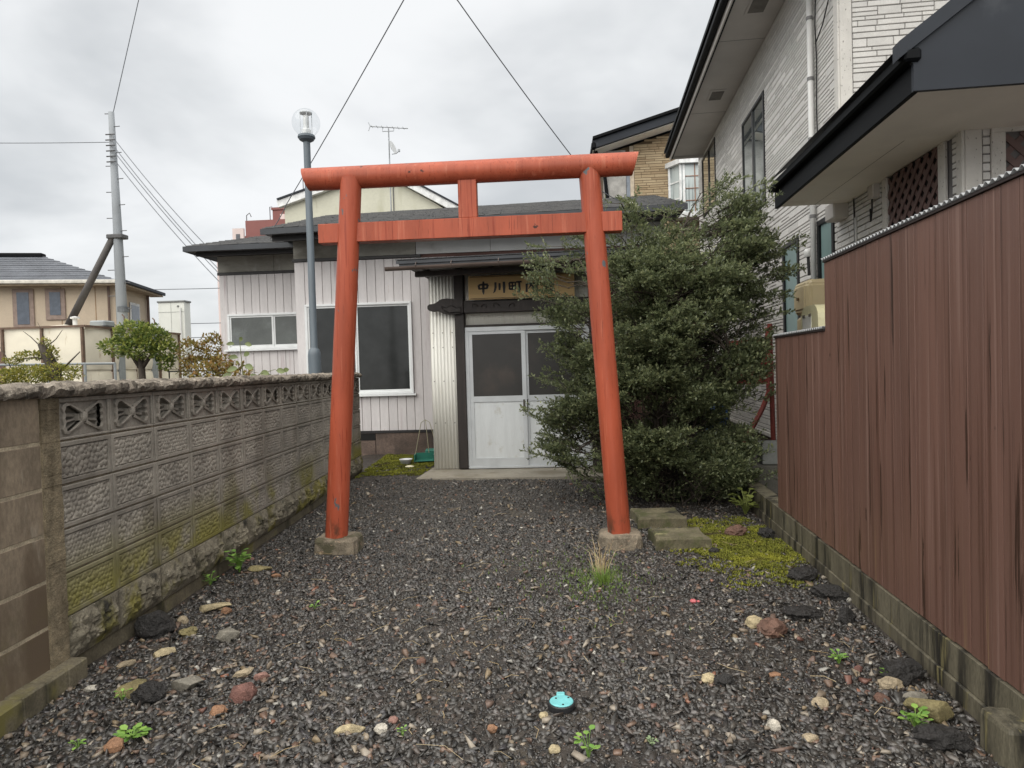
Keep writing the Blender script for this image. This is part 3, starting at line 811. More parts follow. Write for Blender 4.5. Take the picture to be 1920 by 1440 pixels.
# roofs: sloping deck, eave boards, slates
def roof_slope(parent, poly_fn, name, x0, x1, y0, z0a, z0b, y1, rise, left_in=0.0, over=.0):
    """front slope from eave y0 (height z0a at x0, z0b at x1) to ridge y1; left edge moves in by left_in (a hip)"""
    zf = lambda x: z0a + (z0b - z0a) * (x - x0) / (x1 - x0)
    th = .05
    d = MB()
    A = [(x0, y0, zf(x0)), (x1, y0, zf(x1)), (x1, y1, zf(x1) + rise), (x0 + left_in, y1, zf(x0) + rise)]
    Bt = [(p[0], p[1], p[2] - th) for p in A]
    d.add(A + Bt, [(0, 1, 2, 3), (7, 6, 5, 4), (0, 4, 5, 1), (1, 5, 6, 2), (2, 6, 7, 3), (3, 7, 4, 0)])
    r_ = d.build(name, m_eav, parent)
    L = y1 - y0; nrow = int(L / .115); P = []; F = []
    for j in range(nrow):
        ya = y0 - .015 + j * L / nrow; yb = ya + L / nrow * 1.25
        xs0 = x0 + left_in * (j + .5) / nrow; x = xs0 - random.uniform(0, .1)
        while x < x1:
            wd = random.uniform(.2, .34); xa = max(x, xs0) + .003; xb = min(x + wd, x1) - .003
            if xb - xa > .03:
                za = rise * (ya - y0) / L + .016 + random.uniform(-.002, .004); zb = rise * (yb - y0) / L + .006
                ta = random.uniform(-.003, .003)
                k_ = len(P)
                for (xx, t) in ((xa, ta), (xb, -ta)):
                    e = zf(xx)
                    P += [(xx, ya, e + za + t), (xx, yb, e + zb + t), (xx, ya, e + za + t - .012)]
                F += [(k_, k_ + 3, k_ + 4, k_ + 1), (k_ + 2, k_ + 5, k_ + 3, k_)]
            x += wd
    s2 = np_mesh('slates', P, F, m_slate, r_); s2['kind'] = 'stuff'
    return r_
roof = roof_slope(hall, None, 'main_roof', -4.12, 1.80, -.72, 3.41, 3.505, 2.05, .80)
roof2 = roof_slope(hall, None, 'wing_roof', -5.78, -3.98, .18, 3.39, 3.39, 2.3, .60, left_in=.85)
# wing hip side + back slopes (close the roof)
MB().add([(-5.78, .18, 3.385), (-4.93, 2.3, 3.985), (-4.93, 3.2, 3.985), (-5.78, 5.0, 3.385)], [(0, 1, 2, 3)]).build('hip_slope', m_slate, hall)
MB().add([(-4.12, 2.05, 4.21), (1.8, 2.05, 4.3), (1.8, 4.9, 3.5), (-4.12, 4.9, 3.4)], [(0, 1, 2, 3)]).build('back_slope', m_slate, hall)
MB().add([(-4.10, -.6, 3.38), (-4.10, 4.8, 3.36), (-4.10, 2.05, 4.17)], [(0, 1, 2)]).build('gable_wall', m_gray, hall)
MB().add([(1.60, .0, 3.40), (1.60, 4.6, 3.40), (1.60, 2.05, 4.2)], [(0, 1, 2)]).build('gable_wall', m_gray, hall)
# eave fascia and soffit
def sloped_box(x0, x1, y0, y1, za0, za1, zb0, zb1):
    return [(x0, y0, za0), (x1, y0, zb0), (x1, y1, zb0), (x0, y1, za0), (x0, y0, za1), (x1, y0, zb1), (x1, y1, zb1), (x0, y1, za1)], [(0, 3, 2, 1), (4, 5, 6, 7), (0, 1, 5, 4), (1, 2, 6, 5), (2, 3, 7, 6), (3, 0, 4, 7)]
f_ = MB(); f_.add(*sloped_box(-4.14, 1.82, -.745, -.715, 3.325, 3.405, 3.42, 3.50)); f_.build('eave_fascia', m_eav, hall)
f_ = MB(); f_.add(*sloped_box(-4.05, 1.74, -.56, -.52, 3.26, 3.352, 3.36, 3.447)); f_.build('eave_beam', m_band, hall)
MB().add([(-4.10, -.70, 3.33), (1.79, -.70, 3.425), (1.79, .0, 3.425), (-4.10, .0, 3.36)], [(0, 1, 2, 3)]).build('soffit', m_band, hall)
MB().box(-5.80, -3.99, .155, .182, 3.305, 3.385).build('eave_fascia', m_eav, hall)
MB().box(-5.70, -3.99, .36, .40, 3.26, 3.332).build('eave_beam', m_band, hall)
MB().add([(-5.76, .185, 3.31), (-3.99, .185, 3.31), (-3.99, .9, 3.335), (-5.76, .9, 3.335)], [(0, 1, 2, 3)]).build('soffit', m_band, hall)
MB().box(-5.80, -5.775, .2, 4.9, 3.305, 3.385).build('eave_fascia', m_eav, hall)
# ---- porch (projects to Y=8.25): local y = -1.75
PY = -1.75
MB().box(-1.50, .75, PY + .06, -.03, .1, 2.62).build('porch_core', m_gap, hall)
def vcorr(x0, x1, y, z0, z1, pitch, amp):
    b = MB(); n = int((x1 - x0) / pitch * 6); vs = []; fs = []
    for k_ in range(n + 1):
        x_ = x0 + (x1 - x0) * k_ / n; h = amp * math.cos(2 * math.pi * x_ / pitch)
        vs += [(x_, y + h, z0), (x_, y + h, z1), (x_, y + .05, z1), (x_, y + .05, z0)]
    for k_ in range(n):
        for q in range(4): fs.append((k_ * 4 + q, k_ * 4 + (q + 1) % 4, k_ * 4 + 4 + (q + 1) % 4, k_ * 4 + 4 + q))
    return b.add(vs, fs)
vcorr(-1.565, -1.245, PY, .105, 2.55, .042, .007).build('corrugated_panel', m_cwh, hall, smooth=True)
vcorr(-1.12, .60, PY + .015, 1.86, 2.55, .020, .0035).build('corrugated_panel', m_cwh, hall, smooth=True)
sc_ = MB()
for z in (.68, 1.2, 1.62, 1.8):
    for x in (-1.53, -1.41, -1.29):
        sc_.lathe([(.001, 0), (.007, .0), (.006, -.006), (.001, -.008)], (x, PY - .008, z), 6, 'Y')
o_ = sc_.build('sheet_screws', M('dull_screw', srgb(120, 116, 108), rough=.5, metal=.5), hall); o_['kind'] = 'stuff'
MB().box(-1.245, -1.128, PY - .07, PY + .05, .112, 2.56, .006).build('porch_post', m_blkw, hall)
MB().box(.40, .52, PY - .07, PY + .05, .112, 2.56, .006).build('porch_post', m_blkw, hall)
# carved beam with a dragon-like nose past the post
bt = MB()
bt.box(-1.125, .398, PY - .105, PY - .055 + .06, 2.025, 2.175, .008)
prof = [(-1.128, 2.03), (-1.26, 2.01), (-1.37, 2.025), (-1.43, 2.06), (-1.50, 2.055), (-1.56, 2.075), (-1.575, 2.115), (-1.55, 2.15), (-1.50, 2.15), (-1.46, 2.165), (-1.40, 2.205), (-1.32, 2.215), (-1.22, 2.20), (-1.128, 2.205)]
o_ = bt.build('carved_beam', m_blkw, hall)
cb = MB().prism(prof, PY - .125, PY - .075).prism([(-1.15, 2.04), (-1.3, 2.03), (-1.37, 2.07), (-1.40, 2.12), (-1.33, 2.10), (-1.27, 2.13), (-1.2, 2.09), (-1.15, 2.11)], PY - .142, PY - .126)
bm = bmesh.new(); me = cb.mesh('beam_nose'); bm.from_mesh(me); bmesh.ops.bevel(bm, geom=list(bm.edges), offset=.008, segments=2, affect='EDGES', clamp_overlap=True); bm.to_mesh(me); bm.free()
put('beam_nose', me, m_blkw, o_)
cv = MB()
import itertools
for (cx_, cz_, s_) in ((-1.0, 2.10, 1), (-.86, 2.095, -1), (-.74, 2.10, 1), (-.52, 2.095, -1)):
    pts = [(cx_ + (.05 - .012 * t) * math.cos(t * 1.1) * s_, PY - .112, cz_ + (.045 - .009 * t) * math.sin(t * 1.1)) for t in np.linspace(0, 3.6, 12)]
    cv.tube(pts, [.011 - .0006 * i for i in range(12)], 6)
cv.build('carved_scrolls', m_blkw, o_)
# sliding door
door = bpy.data.objects.new('sliding_door', None); COL.objects.link(door); door.parent = hall
MB().box(-1.127, .398, PY - .045, PY + .03, 1.80, 1.855, .004).box(-1.127, -1.085, PY - .044, PY + .03, .135, 1.80).box(.355, .398, PY - .044, PY + .03, .135, 1.80).box(-1.127, .398, PY - .05, PY + .04, .108, .134, .003).build('frame', m_alu2, door)
MB().box(-1.19, .46, PY - .03, PY + .03, 1.856, 1.885).build('head_timber', m_blkw, door)
for k_, (a, b_) in enumerate(((-1.085, -.385), (-.40, .355))):
    yy = PY - .022 + .028 * k_
    lf = bpy.data.objects.new('door_leaf', None); COL.objects.link(lf); lf.parent = door
    MB().box(a, a + .045, yy - .014, yy + .012, .135, 1.80).box(b_ - .05, b_, yy - .014, yy + .012, .135, 1.80).box(a + .045, b_ - .05, yy - .014, yy + .012, .135, .235).box(a + .045, b_ - .05, yy - .014, yy + .012, .93, 1.0).box(a + .045, b_ - .05, yy - .014, yy + .012, 1.765, 1.80).build('stiles_and_rails', m_alu2, lf)
    MB().box(a + .045, b_ - .05, yy - .003, yy + .003, .235, .93).build('lower_panel', m_dpan, lf)
    MB().box(a + .045, b_ - .05, yy - .002, yy + .002, 1.0, 1.765).build('pane', m_pane3, lf)
    MB().box(b_ - .046 if k_ == 0 else a + .006, b_ - .02 if k_ == 0 else a + .03, yy - .019, yy - .0145, .80, .95, .002).build('pull_handle', M('dark_handle', srgb(70, 66, 58), rough=.4), lf)
# porch canopy
cz0, cz1 = 2.565, 2.60
can = MB(); x0, x1 = -1.785, .95; ya, yb = -2.52, -.02; zl = lambda x, z: z + (x - x0) * .012
def slab(x0, x1, ya, yb, za, zb, th):
    A = [(x0, ya, zl(x0, za)), (x1, ya, zl(x1, za)), (x1, yb, zl(x1, zb)), (x0, yb, zl(x0, zb))]
    return A + [(p[0], p[1], p[2] - th) for p in A], [(0, 1, 2, 3), (7, 6, 5, 4), (0, 4, 5, 1), (1, 5, 6, 2), (2, 6, 7, 3), (3, 7, 4, 0)]
can.add(*slab(x0, x1, ya, yb, 2.585, 2.96, .035)); cn = can.build('canopy_roof', m_eav, hall)
st = MB()
for j in range(12):
    t0, t1 = j / 12, (j + 1.15) / 12
    st.add(*slab(x0 - .005, x1 + .005, ya - .01 + (yb - ya) * t0, ya - .01 + (yb - ya) * t1, 2.585 + .375 * t0 + .016, 2.585 + .375 * t1 + .004, .01))
st.build('canopy_courses', m_slate, cn)
MB().add(*slab(x0 + .03, x1, ya + .02, ya + .05, 2.555, 2.555, .05)).build('canopy_fascia', m_eav, cn)
MB().add(*slab(-1.62, x1, ya + .22, ya + .30, 2.49, 2.49, .06)).build('canopy_beam', m_blkw, cn)
MB().add(*slab(-1.68, x1, ya + .06, yb, 2.52, 2.60, .01)).build('canopy_soffit', m_blkw, cn)
for x in np.linspace(-1.5, .8, 7):
    MB().box(x - .03, x + .03, ya + .1, -1.8, 2.50 + (x - x0) * .012, 2.54 + (x - x0) * .012).build('rafter', m_blkw, cn)
m_gut = M('brown_gutter', srgb(96, 84, 78), rough=.4, var=.15, scale=4)
gt = MB(); gx0, gx1 = -1.90, .95; vs = []; fs = []; n = 8
for x in (gx0, gx1):
    for r_ in (.042, .036):
        for j in range(n + 1):
            a = math.pi + math.pi * j / n
            vs.append((x, ya - .03 + r_ * math.cos(a), zl(x, 2.512) + r_ * math.sin(a)))
m_ = n + 1
for j in range(n):
    fs += [(j, j + 1, 2 * m_ + j + 1, 2 * m_ + j), (m_ + j, 3 * m_ + j, 3 * m_ + j + 1, m_ + j + 1), (j, m_ + j, m_ + j + 1, j + 1), (2 * m_ + j, 2 * m_ + j + 1, 3 * m_ + j + 1, 3 * m_ + j)]
fs += [(0, 2 * m_, 3 * m_, m_), (n, m_ + n, 3 * m_ + n, 2 * m_ + n)]
g_ = gt.add(vs, fs).build('gutter', m_gut, hall)
for x in (-1.55, -1.15, -.62, -.05, .5):
    MB().tube([(x, ya + .03, zl(x, 2.56)), (x, ya - .03, zl(x, 2.555)), (x, ya - .078, zl(x, 2.515)), (x, ya - .06, zl(x, 2.475)), (x, ya + .0, zl(x, 2.46))], .004, 5).build('gutter_bracket', m_gut, g_)
# concrete step in front of the door
tag(MB().prism([(-1.66, 7.58), (.85, 7.52), (.85, 8.62), (-1.60, 8.62)], -.06, .10, 'XY').build('concrete_step', M('smooth_grey_step', srgb(140, 134, 122), rough=.75, var=.14, scale=2.5, fine=.1, bump=.15, bscale=90, bdist=.003,
    layers=[(srgb(112, 104, 88), 2, (1, 1, 1), .5, .7)])), 'low grey concrete step under the sliding doors', 'step')
# sign
m_sgn = M('old_yellow_signboard', srgb(196, 166, 116), rough=.6, var=.12, scale=3, stretch=(.3, 1, 3), layers=[(srgb(156, 124, 80), 5, (.3, 1, 3), .58, .72)])
m_ink = M('black_brush_ink', (.008, .008, .009), rough=.5)
sign = thing('name_board', 'yellowed wooden name board with black brush characters above the door', 'sign', (-1.05, 8.10, 2.18))
MB().box(0, 1.28, -.012, .012, 0, .285, .003).build('board', m_sgn, sign)
def brush(strokes, ox, oz, sc, parent):
    for st in strokes:
        pts = [Vector((p[0], p[1])) for p in st]; k_ = len(pts); L_, R_ = [], []
        # densify
        q = []
        for i in range(k_ - 1):
            for t in (0, .5): q.append((pts[i].lerp(pts[i + 1], t), st[i][2] + (st[i + 1][2] - st[i][2]) * t))
        q.append((pts[-1], st[-1][2]))
        for i, (p, w_) in enumerate(q):
            w_ *= 1.35
            d = (q[min(i + 1, len(q) - 1)][0] - q[max(i - 1, 0)][0]).normalized(); nrm = Vector((-d.y, d.x))
            L_.append(p + nrm * w_); R_.append(p - nrm * w_)
        poly = L_ + R_[::-1]; m = len(L_)
        b = MB(); vs = []
        for yy in (-.0155, -.0125): vs += [(ox + p.x * sc, yy, oz + p.y * sc) for p in poly]
        n2 = 2 * m; fs = []
        for i in range(m - 1):
            fs.append((i, i + 1, n2 - 2 - i, n2 - 1 - i)); fs.append((n2 + i, n2 + n2 - 1 - i, n2 + n2 - 2 - i, n2 + i + 1))
        for i in range(n2): j = (i + 1) % n2; fs.append((i, n2 + i, n2 + j, j))
        b.add(vs, fs).build('brush_stroke', m_ink, parent)
naka = [[(.14, .72, .07), (.18, .38, .06)], [(.14, .72, .05), (.5, .76, .06), (.86, .74, .07)], [(.86, .74, .07), (.78, .44, .06)], [(.18, .42, .05), (.5, .45, .05), (.8, .46, .05)], [(.52, 1.0, .05), (.5, .6, .08), (.49, .2, .07), (.5, -.02, .02)]]
kawa = [[(.2, .9, .06), (.2, .5, .07), (.12, .2, .05), (.0, .05, .01)], [(.52, .82, .06), (.52, .5, .07), (.5, .28, .05)], [(.86, .92, .07), (.87, .5, .08), (.86, .05, .05)]]
cho = [[(.02, .82, .05), (.04, .3, .05)], [(.02, .82, .05), (.5, .84, .05), (.48, .3, .05)], [(.04, .56, .04), (.48, .57, .04)], [(.26, .83, .04), (.26, .32, .04)], [(.03, .32, .05), (.48, .33, .05)], [(.56, .86, .05), (1.0, .88, .05)], [(.8, .87, .06), (.8, .3, .07), (.76, .06, .05), (.62, .12, .02)]]
nai = [[(.12, .7, .06), (.1, .05, .06)], [(.12, .7, .05), (.88, .72, .06), (.88, .1, .07), (.78, .05, .03)], [(.5, .98, .05), (.46, .6, .06), (.24, .3, .02)], [(.5, .6, .04), (.72, .34, .06)]]
kai = [[(.5, 1.0, .05), (.26, .7, .06), (.0, .5, .02)], [(.5, .98, .05), (.74, .72, .06), (1.0, .54, .07)], [(.3, .6, .04), (.7, .62, .05)], [(.14, .42, .05), (.88, .44, .05)], [(.46, .42, .04), (.28, .1, .05), (.78, .14, .06)], [(.66, .26, .04), (.86, .04, .06)]]
for i, ch in enumerate((naka, kawa, cho, nai, kai)):
    brush(ch, .105 + .195 * i, .062, .155, sign)
MB().box(.02, 1.26, -.016, -.0122, .268, .276).box(.02, 1.26, -.016, -.0122, .008, .016).build('board_trim', M('rusty_nail_trim', srgb(92, 74, 52), rough=.7), sign)

# ================================================================== GREY TWO-STOREY HOUSE (right)
gh_ = thing('grey_house', 'two-storey pale grey stone-clad house with dark eaves behind the board fence', 'house', (2.7, 0, 0), math.atan2(1, .05))
m_gst = M('pale_grey_stone_cladding', srgb(214, 212, 208), rough=.75, var=.07, scale=5, rnd=.05, fine=.06, bump=.3, bscale=120, bdist=.004,
          layers=[(srgb(176, 173, 168), 60, (1, 1, 1.4), .64, .72)])
m_gsts = M('pale_grey_stone_cladding_far', srgb(214, 212, 208), rough=.75, var=.07, scale=5, island=[(0, srgb(202, 200, 196)), (1, srgb(222, 220, 216))], fine=.06, bump=.3, bscale=120, bdist=.004,
           layers=[(srgb(176, 173, 168), 60, (1, 1, 1.4), .64, .72)])
m_gjo = M('dark_cladding_joint', srgb(116, 114, 114), rough=.9)
m_gtr = M('pitted_stone_trim', srgb(212, 209, 203), rough=.8, var=.08, scale=4, bump=.6, bscale=70, bdist=.006, layers=[(srgb(126, 122, 116), 55, (1, 1, .6), .62, .68)])
m_fas = M('charcoal_fascia', srgb(37, 42, 50), rough=.55, spec=.3, var=.12, scale=2, layers=[(srgb(58, 62, 68), 3, (1, 1, 1), .6, .78)])
m_fas2 = M('black_gutter_metal', srgb(14, 16, 19), rough=.6, spec=.12, var=.2, scale=3)
m_sof = M('cream_soffit', srgb(240, 235, 226), rough=.7, var=.06, scale=1.5, layers=[(srgb(226, 218, 206), 1.5, (1, 1, 1), .55, .75)])
m_sofg = M('grey_soffit', srgb(204, 199, 193), rough=.75, var=.06, scale=1.5)
m_wfr = M('black_window_frame', srgb(26, 27, 30), rough=.35)
m_refl = M('reflecting_glass', (.55, .62, .63), rough=.03, var=.05, scale=1, metal=.85, coat=.5)
m_teal = M('teal_frosted_glass', srgb(126, 152, 150), rough=.3, var=.08, scale=2, spec=.5)
STONE = MB().add([(0, 0, 0), (1, 0, 0), (1, 0, 1), (0, 0, 1), (.012, 1, .06), (.988, 1, .06), (.988, 1, .94), (.012, 1, .94)], [(4, 5, 6, 7), (0, 1, 5, 4), (1, 2, 6, 5), (2, 3, 7, 6), (3, 0, 4, 7)]).mesh('stone', fix=False)
def courses(a0, a1, z0, z1, holes, lens=(.18, .55), hs=(.042, .062, .095), rs=None):
    """random ashlar: rectangles (a,b,z,h) that keep clear of the holes"""
    rs = rs or random.Random(5); out = []; z = z0
    while z < z1 - .02:
        h = rs.choice(hs); h = min(h, z1 - z); a = a0 - rs.uniform(0, .3)
        while a < a1 - .01:
            l = rs.uniform(*lens); b_ = a + l
            if a1 - b_ < .08: b_ = a1
            parts = [(max(a, a0), min(b_, a1))]
            for (p, q, r_, s_) in holes:
                if z + h > r_ and z < s_:
                    nw = []
                    for (u, v) in parts:
                        if v <= p or u >= q: nw.append((u, v)); continue
                        if u < p: nw.append((u, p))
                        if v > q: nw.append((q, v))
                    parts = nw
            for (u, v) in parts:
                if v - u > .03:
                    if h > .09 and rs.random() < .35:
                        out.append((u, v, z, h / 2)); out.append((u, v, z + h / 2, h / 2))
                    else: out.append((u, v, z, h))
            a = b_
        z += h
    return out
J = .0035
def stones_side(parent, rects, n0, d=.012, single=True):
    """stones on the side wall (outward +Y)"""
    if single:
        for (u, v, z, h) in rects:
            put('cladding_stone', STONE, m_gst, parent, (v - J, n0, z + J), (0, 0, math.pi), None).scale = (v - u - 2 * J, -d, h - 2 * J)
    else:
        b = MB()
        for (u, v, z, h) in rects:
            u += J; v -= J; z0 = z + J * 1.2; z1 = z + h - J * 1.2; c = .004
            b.add([(u, n0, z0), (v, n0, z0), (v, n0, z1), (u, n0, z1), (u + c, n0 + d, z0 + c), (v - c, n0 + d, z0 + c), (v - c, n0 + d, z1 - c), (u + c, n0 + d, z1 - c)], [(4, 7, 6, 5), (0, 4, 5, 1), (1, 5, 6, 2), (2, 6, 7, 3), (3, 7, 4, 0)])
        o = b.build('cladding_stones', m_gsts, parent, fix=False); o['kind'] = 'stuff'
def stones_front(parent, rects, s0, d=.012, mat=None):
    """stones on a wall that faces the camera (-X); u runs along -Y"""
    for (u, v, z, h) in rects:
        put('cladding_stone', STONE, mat or m_gst, parent, (s0, -u - J, z + J), (0, 0, -math.pi / 2), (v - u - 2 * J, -d, h - 2 * J))
UZ0, UZ1 = 2.9, 6.15
# wall bodies
MB().box(7.42, 16.6, -6, -.006, .15, UZ1 + .3).build('wall_body', m_gjo, gh_)
MB().box(5.07, 7.419, -6, -.006, .15, 3.6).build('wall_body', m_gjo, gh_)
MB().box(5.0, 16.6, -6, -.03, -.3, .15).build('house_foundation', m_found, gh_)
MB().box(5.03, 16.62, -.02, .03, .175, .235, .004).build('base_flashing', M('white_flashing', srgb(206, 204, 198), rough=.5), gh_)
win_hi1 = (10.42, 11.86, 3.74, 5.40)
win_hi2 = (14.35, 15.95, 4.70, 6.02)
win_lo1 = (8.86, 9.58, 1.25, 2.92)
win_lo2 = (7.60, 8.13, 1.30, 2.95)
lat_s = (5.38, 6.27, 1.9, 2.95)
far_rects = courses(7.53, 16.55, 2.95, UZ1, [win_hi1, win_hi2], rs=random.Random(2))
lo_far = courses(7.53, 16.55, .24, 2.95, [win_lo1, win_lo2], rs=random.Random(4))
near_lo = [r for r in lo_far if r[1] < 9.8 and r[2] > 1.75]
stones_side(gh_, far_rects + [r for r in lo_far if not (r[1] < 9.8 and r[2] > 1.75)], 0, single=False)
stones_side(gh_, near_lo, 0)
lo_near = courses(5.14, 7.53, 1.8, 3.02, [(5.20, 6.40, 1.7, 3.06)], rs=random.Random(9))
stones_side(gh_, lo_near, 0)
# upper front wall (s = 7.42), u = -n
up_front = courses(.13, 2.4, 3.2, 5.6, [], lens=(.16, .5), rs=random.Random(12))
stones_front(gh_, up_front, 7.42)
lo_front = courses(.12, 1.6, 2.2, 3.5, [(.175, 1.45, 2.0, 3.02)], lens=(.1, .4), rs=random.Random(15))
stones_front(gh_, lo_front, 5.07)
# corner trims
MB().box(7.40, 7.525, -.001, .02, 2.9, 5.9, .006).box(7.398, 7.416, -.125, -.002, 2.9, 5.9, .004).build('corner_trim', m_gtr, gh_)
MB().box(5.05, 5.135, -.001, .02, 1.9, 3.02, .006).box(5.048, 5.066, -.115, -.002, 1.9, 3.02, .004).build('corner_trim', m_gtr, gh_)
# lattice openings with stone surround
m_latt = M('brown_lattice_wood', srgb(112, 90, 86), rough=.6, var=.15, scale=6)
def lattice_side():
    a0, a1, z0, z1 = lat_s
    t = MB(); w_ = .10
    for (p, q, r_, s_) in ((a0 - w_, a1 + w_, z1, z1 + w_), (a0 - w_, a0, z0, z1), (a1, a1 + w_, z0, z1)):
        t.box(p, q, -.001, .026, r_, s_, .005)
    t.build('lattice_surround', m_gtr, gh_)
    MB().box(a0, a1, -.004, -.002, z0, z1).build('lattice_backing', M('painted_recess_dark', (.012, .011, .011), rough=.9), gh_)  # flush sheet, no depth: shade behind the strips is put into its colour
    h = z1 - z0
    for k in range(-9, 17):
        for sgn in (1, -1):
            x0 = a0 + k * .135
            pts = []
            # clip the diagonal strip to the opening
            for (xx, zz) in ((x0, z0), (x0 + sgn * h, z1)): pts.append((xx, zz))
            (xa, za), (xb, zb) = pts
            def clip(lim):
                nonlocal xa, za, xb, zb
            tmin, tmax = 0.0, 1.0; dx = xb - xa
            for (lo, hi) in ((a0, a1),):
                t0 = (lo - xa) / dx; t1 = (hi - xa) / dx
                if t0 > t1: t0, t1 = t1, t0
                tmin = max(tmin, t0); tmax = min(tmax, t1)
            if tmax - tmin < .05: continue
            p0 = Vector((xa + dx * tmin, za + h * tmin)); p1 = Vector((xa + dx * tmax, za + h * tmax))
            d = (p1 - p0).normalized(); nn = Vector((-d.y, d.x)) * .022
            y0 = .003 if sgn > 0 else .010
            MB().prism([tuple(p0 + nn), tuple(p0 - nn), tuple(p1 - nn), tuple(p1 + nn)], y0, y0 + .007).build('lattice_strip', m_latt, gh_)
lattice_side()
def lattice_front():
    a0, a1, z0, z1 = .27, 1.30, 1.95, 2.92; w_ = .095
    t = MB()
    for (p, q, r_, s_) in ((a0 - w_, a1 + w_, z1, z1 + w_), (a0 - w_, a0, z0, z1), (a1, a1 + w_, z0, z1)):
        t.box(5.042, 5.069, -q, -p, r_, s_, .005)
    t.build('lattice_surround', m_gtr, gh_)
    MB().box(5.071, 5.073, -a1, -a0, z0, z1).build('lattice_backing', MATS['painted_recess_dark'], gh_)  # same flat sheet, shade behind the lattice painted near-black
    h = z1 - z0
    for k in range(-9, 18):
        for sgn in (1, -1):
            xa = a0 + k * .135; dx = sgn * h
            t0, t1 = sorted(((a0 - xa) / dx, (a1 - xa) / dx)); t0 = max(0, t0); t1 = min(1, t1)
            if t1 - t0 < .05: continue
            p0 = Vector((-(xa + dx * t0), z0 + h * t0)); p1 = Vector((-(xa + dx * t1), z0 + h * t1))
            d = (p1 - p0).normalized(); nn = Vector((-d.y, d.x)) * .022
            x0 = 5.060 if sgn > 0 else 5.053
            MB().prism([tuple(p0 + nn), tuple(p0 - nn), tuple(p1 - nn), tuple(p1 + nn)], x0, x0 + .007, 'YZ').build('lattice_strip', m_latt, gh_)
lattice_front()
# windows on the side wall
def side_window(a0, a1, z0, z1, mull, pane, name='window', fw=.05):
    w_ = bpy.data.objects.new(name, None); COL.objects.link(w_); w_.parent = gh_
    MB().box(a0, a1, -.003, .03, z1 - fw, z1, .003).box(a0, a1, -.003, .03, z0, z0 + fw, .003).box(a0, a0 + fw, -.003, .029, z0 + fw, z1 - fw).box(a1 - fw, a1, -.003, .029, z0 + fw, z1 - fw).build('frame', m_wfr, w_)
    ed = [a0 + fw] + list(mull) + [a1 - fw]
    for i in range(len(ed) - 1):
        p, q = ed[i], ed[i + 1]
        y = .006 + .006 * (i % 2)
        if i: MB().box(p - .04, p + .04, -.001, .024, z0 + fw, z1 - fw).build('mullion', m_wfr, w_)
        MB().box(p + .02, q - .02, y - .003, y, z0 + fw, z1 - fw).build('pane', pane, w_)
side_window(*win_hi1, [11.14], m_refl)
side_window(*win_hi2, [15.15], m_refl)
side_window(*win_lo1, [], m_teal, fw=.06)
side_window(*win_lo2, [], m_teal, fw=.06)
# upper eave
MB().box(6.6, 15.85, -1.0, .74, 6.12, 6.135).build('soffit', m_sofg, gh_)
MB().box(6.6, 15.87, .741, .765, 6.02, 6.26, .004).build('eave_fascia', m_sofg, gh_)
MB().box(6.6, 15.89, .766, .86, 6.10, 6.20, .02).build('eave_gutter', m_fas2, gh_)
MB().box(6.6, 15.87, .70, .74, 6.06, 6.119).build('soffit_trim', m_fas2, gh_)
MB().box(15.852, 15.88, -1.0, .74, 6.06, 6.4).build('verge_board', m_sofg, gh_)
MB().add([(6.5, .88, 6.22), (15.95, .88, 6.22), (15.95, -3.2, 8.0), (6.5, -3.2, 8.0), (6.5, .88, 6.28), (15.95, .88, 6.28), (15.95, -3.2, 8.06), (6.5, -3.2, 8.06)],
         [(0, 1, 2, 3), (4, 7, 6, 5), (0, 4, 5, 1), (1, 5, 6, 2), (2, 6, 7, 3), (3, 7, 4, 0)]).build('upper_roof', m_fas2, gh_)
for s0 in (9.05, 12.1):
    v = MB().box(s0, s0 + .52, .2, .48, 6.108, 6.118, .002).build('soffit_vent', m_sofg, gh_)
    MB().box(s0 + .07, s0 + .45, .235, .445, 6.103, 6.1075).build('vent_mesh', M('grey_vent_mesh', srgb(120, 116, 110), rough=.8, wave=(90, (1, 1, 0), 'DIAGONAL', 0), bdist=.004), v)
for s0 in (7.9, 10.3, 13.2):
    MB().box(s0, s0 + .006, .0, .70, 6.117, 6.1195).build('soffit_joint', m_gjo, gh_)
# lower hip roof over the near corner
LZ = 2.95
MB().box(4.20, 7.22, -.6, .70, LZ, LZ + .012).box(4.20, 5.06, -3, -.601, LZ, LZ + .012).build('lower_soffit', m_sof, gh_)
MB().box(5.2, 7.21, .34, .344, LZ - .002, LZ - .0005).build('soffit_joint', M('taupe_soffit_joint', srgb(150, 142, 130), rough=.8), gh_)  # thin joint strip, darker taupe than the soffit
MB().box(4.18, 7.23, .701, .735, LZ - .02, LZ + .15, .004).build('lower_fascia', m_fas2, gh_)
MB().box(4.14, 7.24, .70, .80, LZ + .151, LZ + .23, .015).build('lower_gutter', m_fas2, gh_)
g2 = MB().prism([(.74, LZ - .02), (.74, LZ + .14), (.80, LZ + .20), (-2.2, LZ + 2.4), (-2.2, LZ - .02)], 4.165, 4.195, 'YZ')
g2.build('gable_fascia', m_fas, gh_)
rk = MB().add([(4.14, .83, LZ + .17), (4.14, -2.2, LZ + 2.40), (4.14, -2.2, LZ + 2.52), (4.14, .83, LZ + .27), (4.23, .83, LZ + .17), (4.23, -2.2, LZ + 2.40), (4.23, -2.2, LZ + 2.52), (4.23, .83, LZ + .27)],
              [(0, 1, 2, 3), (4, 7, 6, 5), (0, 4, 5, 1), (1, 5, 6, 2), (2, 6, 7, 3), (3, 7, 4, 0)])
rk.build('rake_trim', m_fas, gh_)
MB().add([(4.18, .83, LZ + .235), (7.22, .83, LZ + .235), (7.22, -2.2, LZ + 2.48), (4.18, -2.2, LZ + 2.48)], [(0, 1, 2, 3)]).build('lower_roof', m_fas2, gh_)
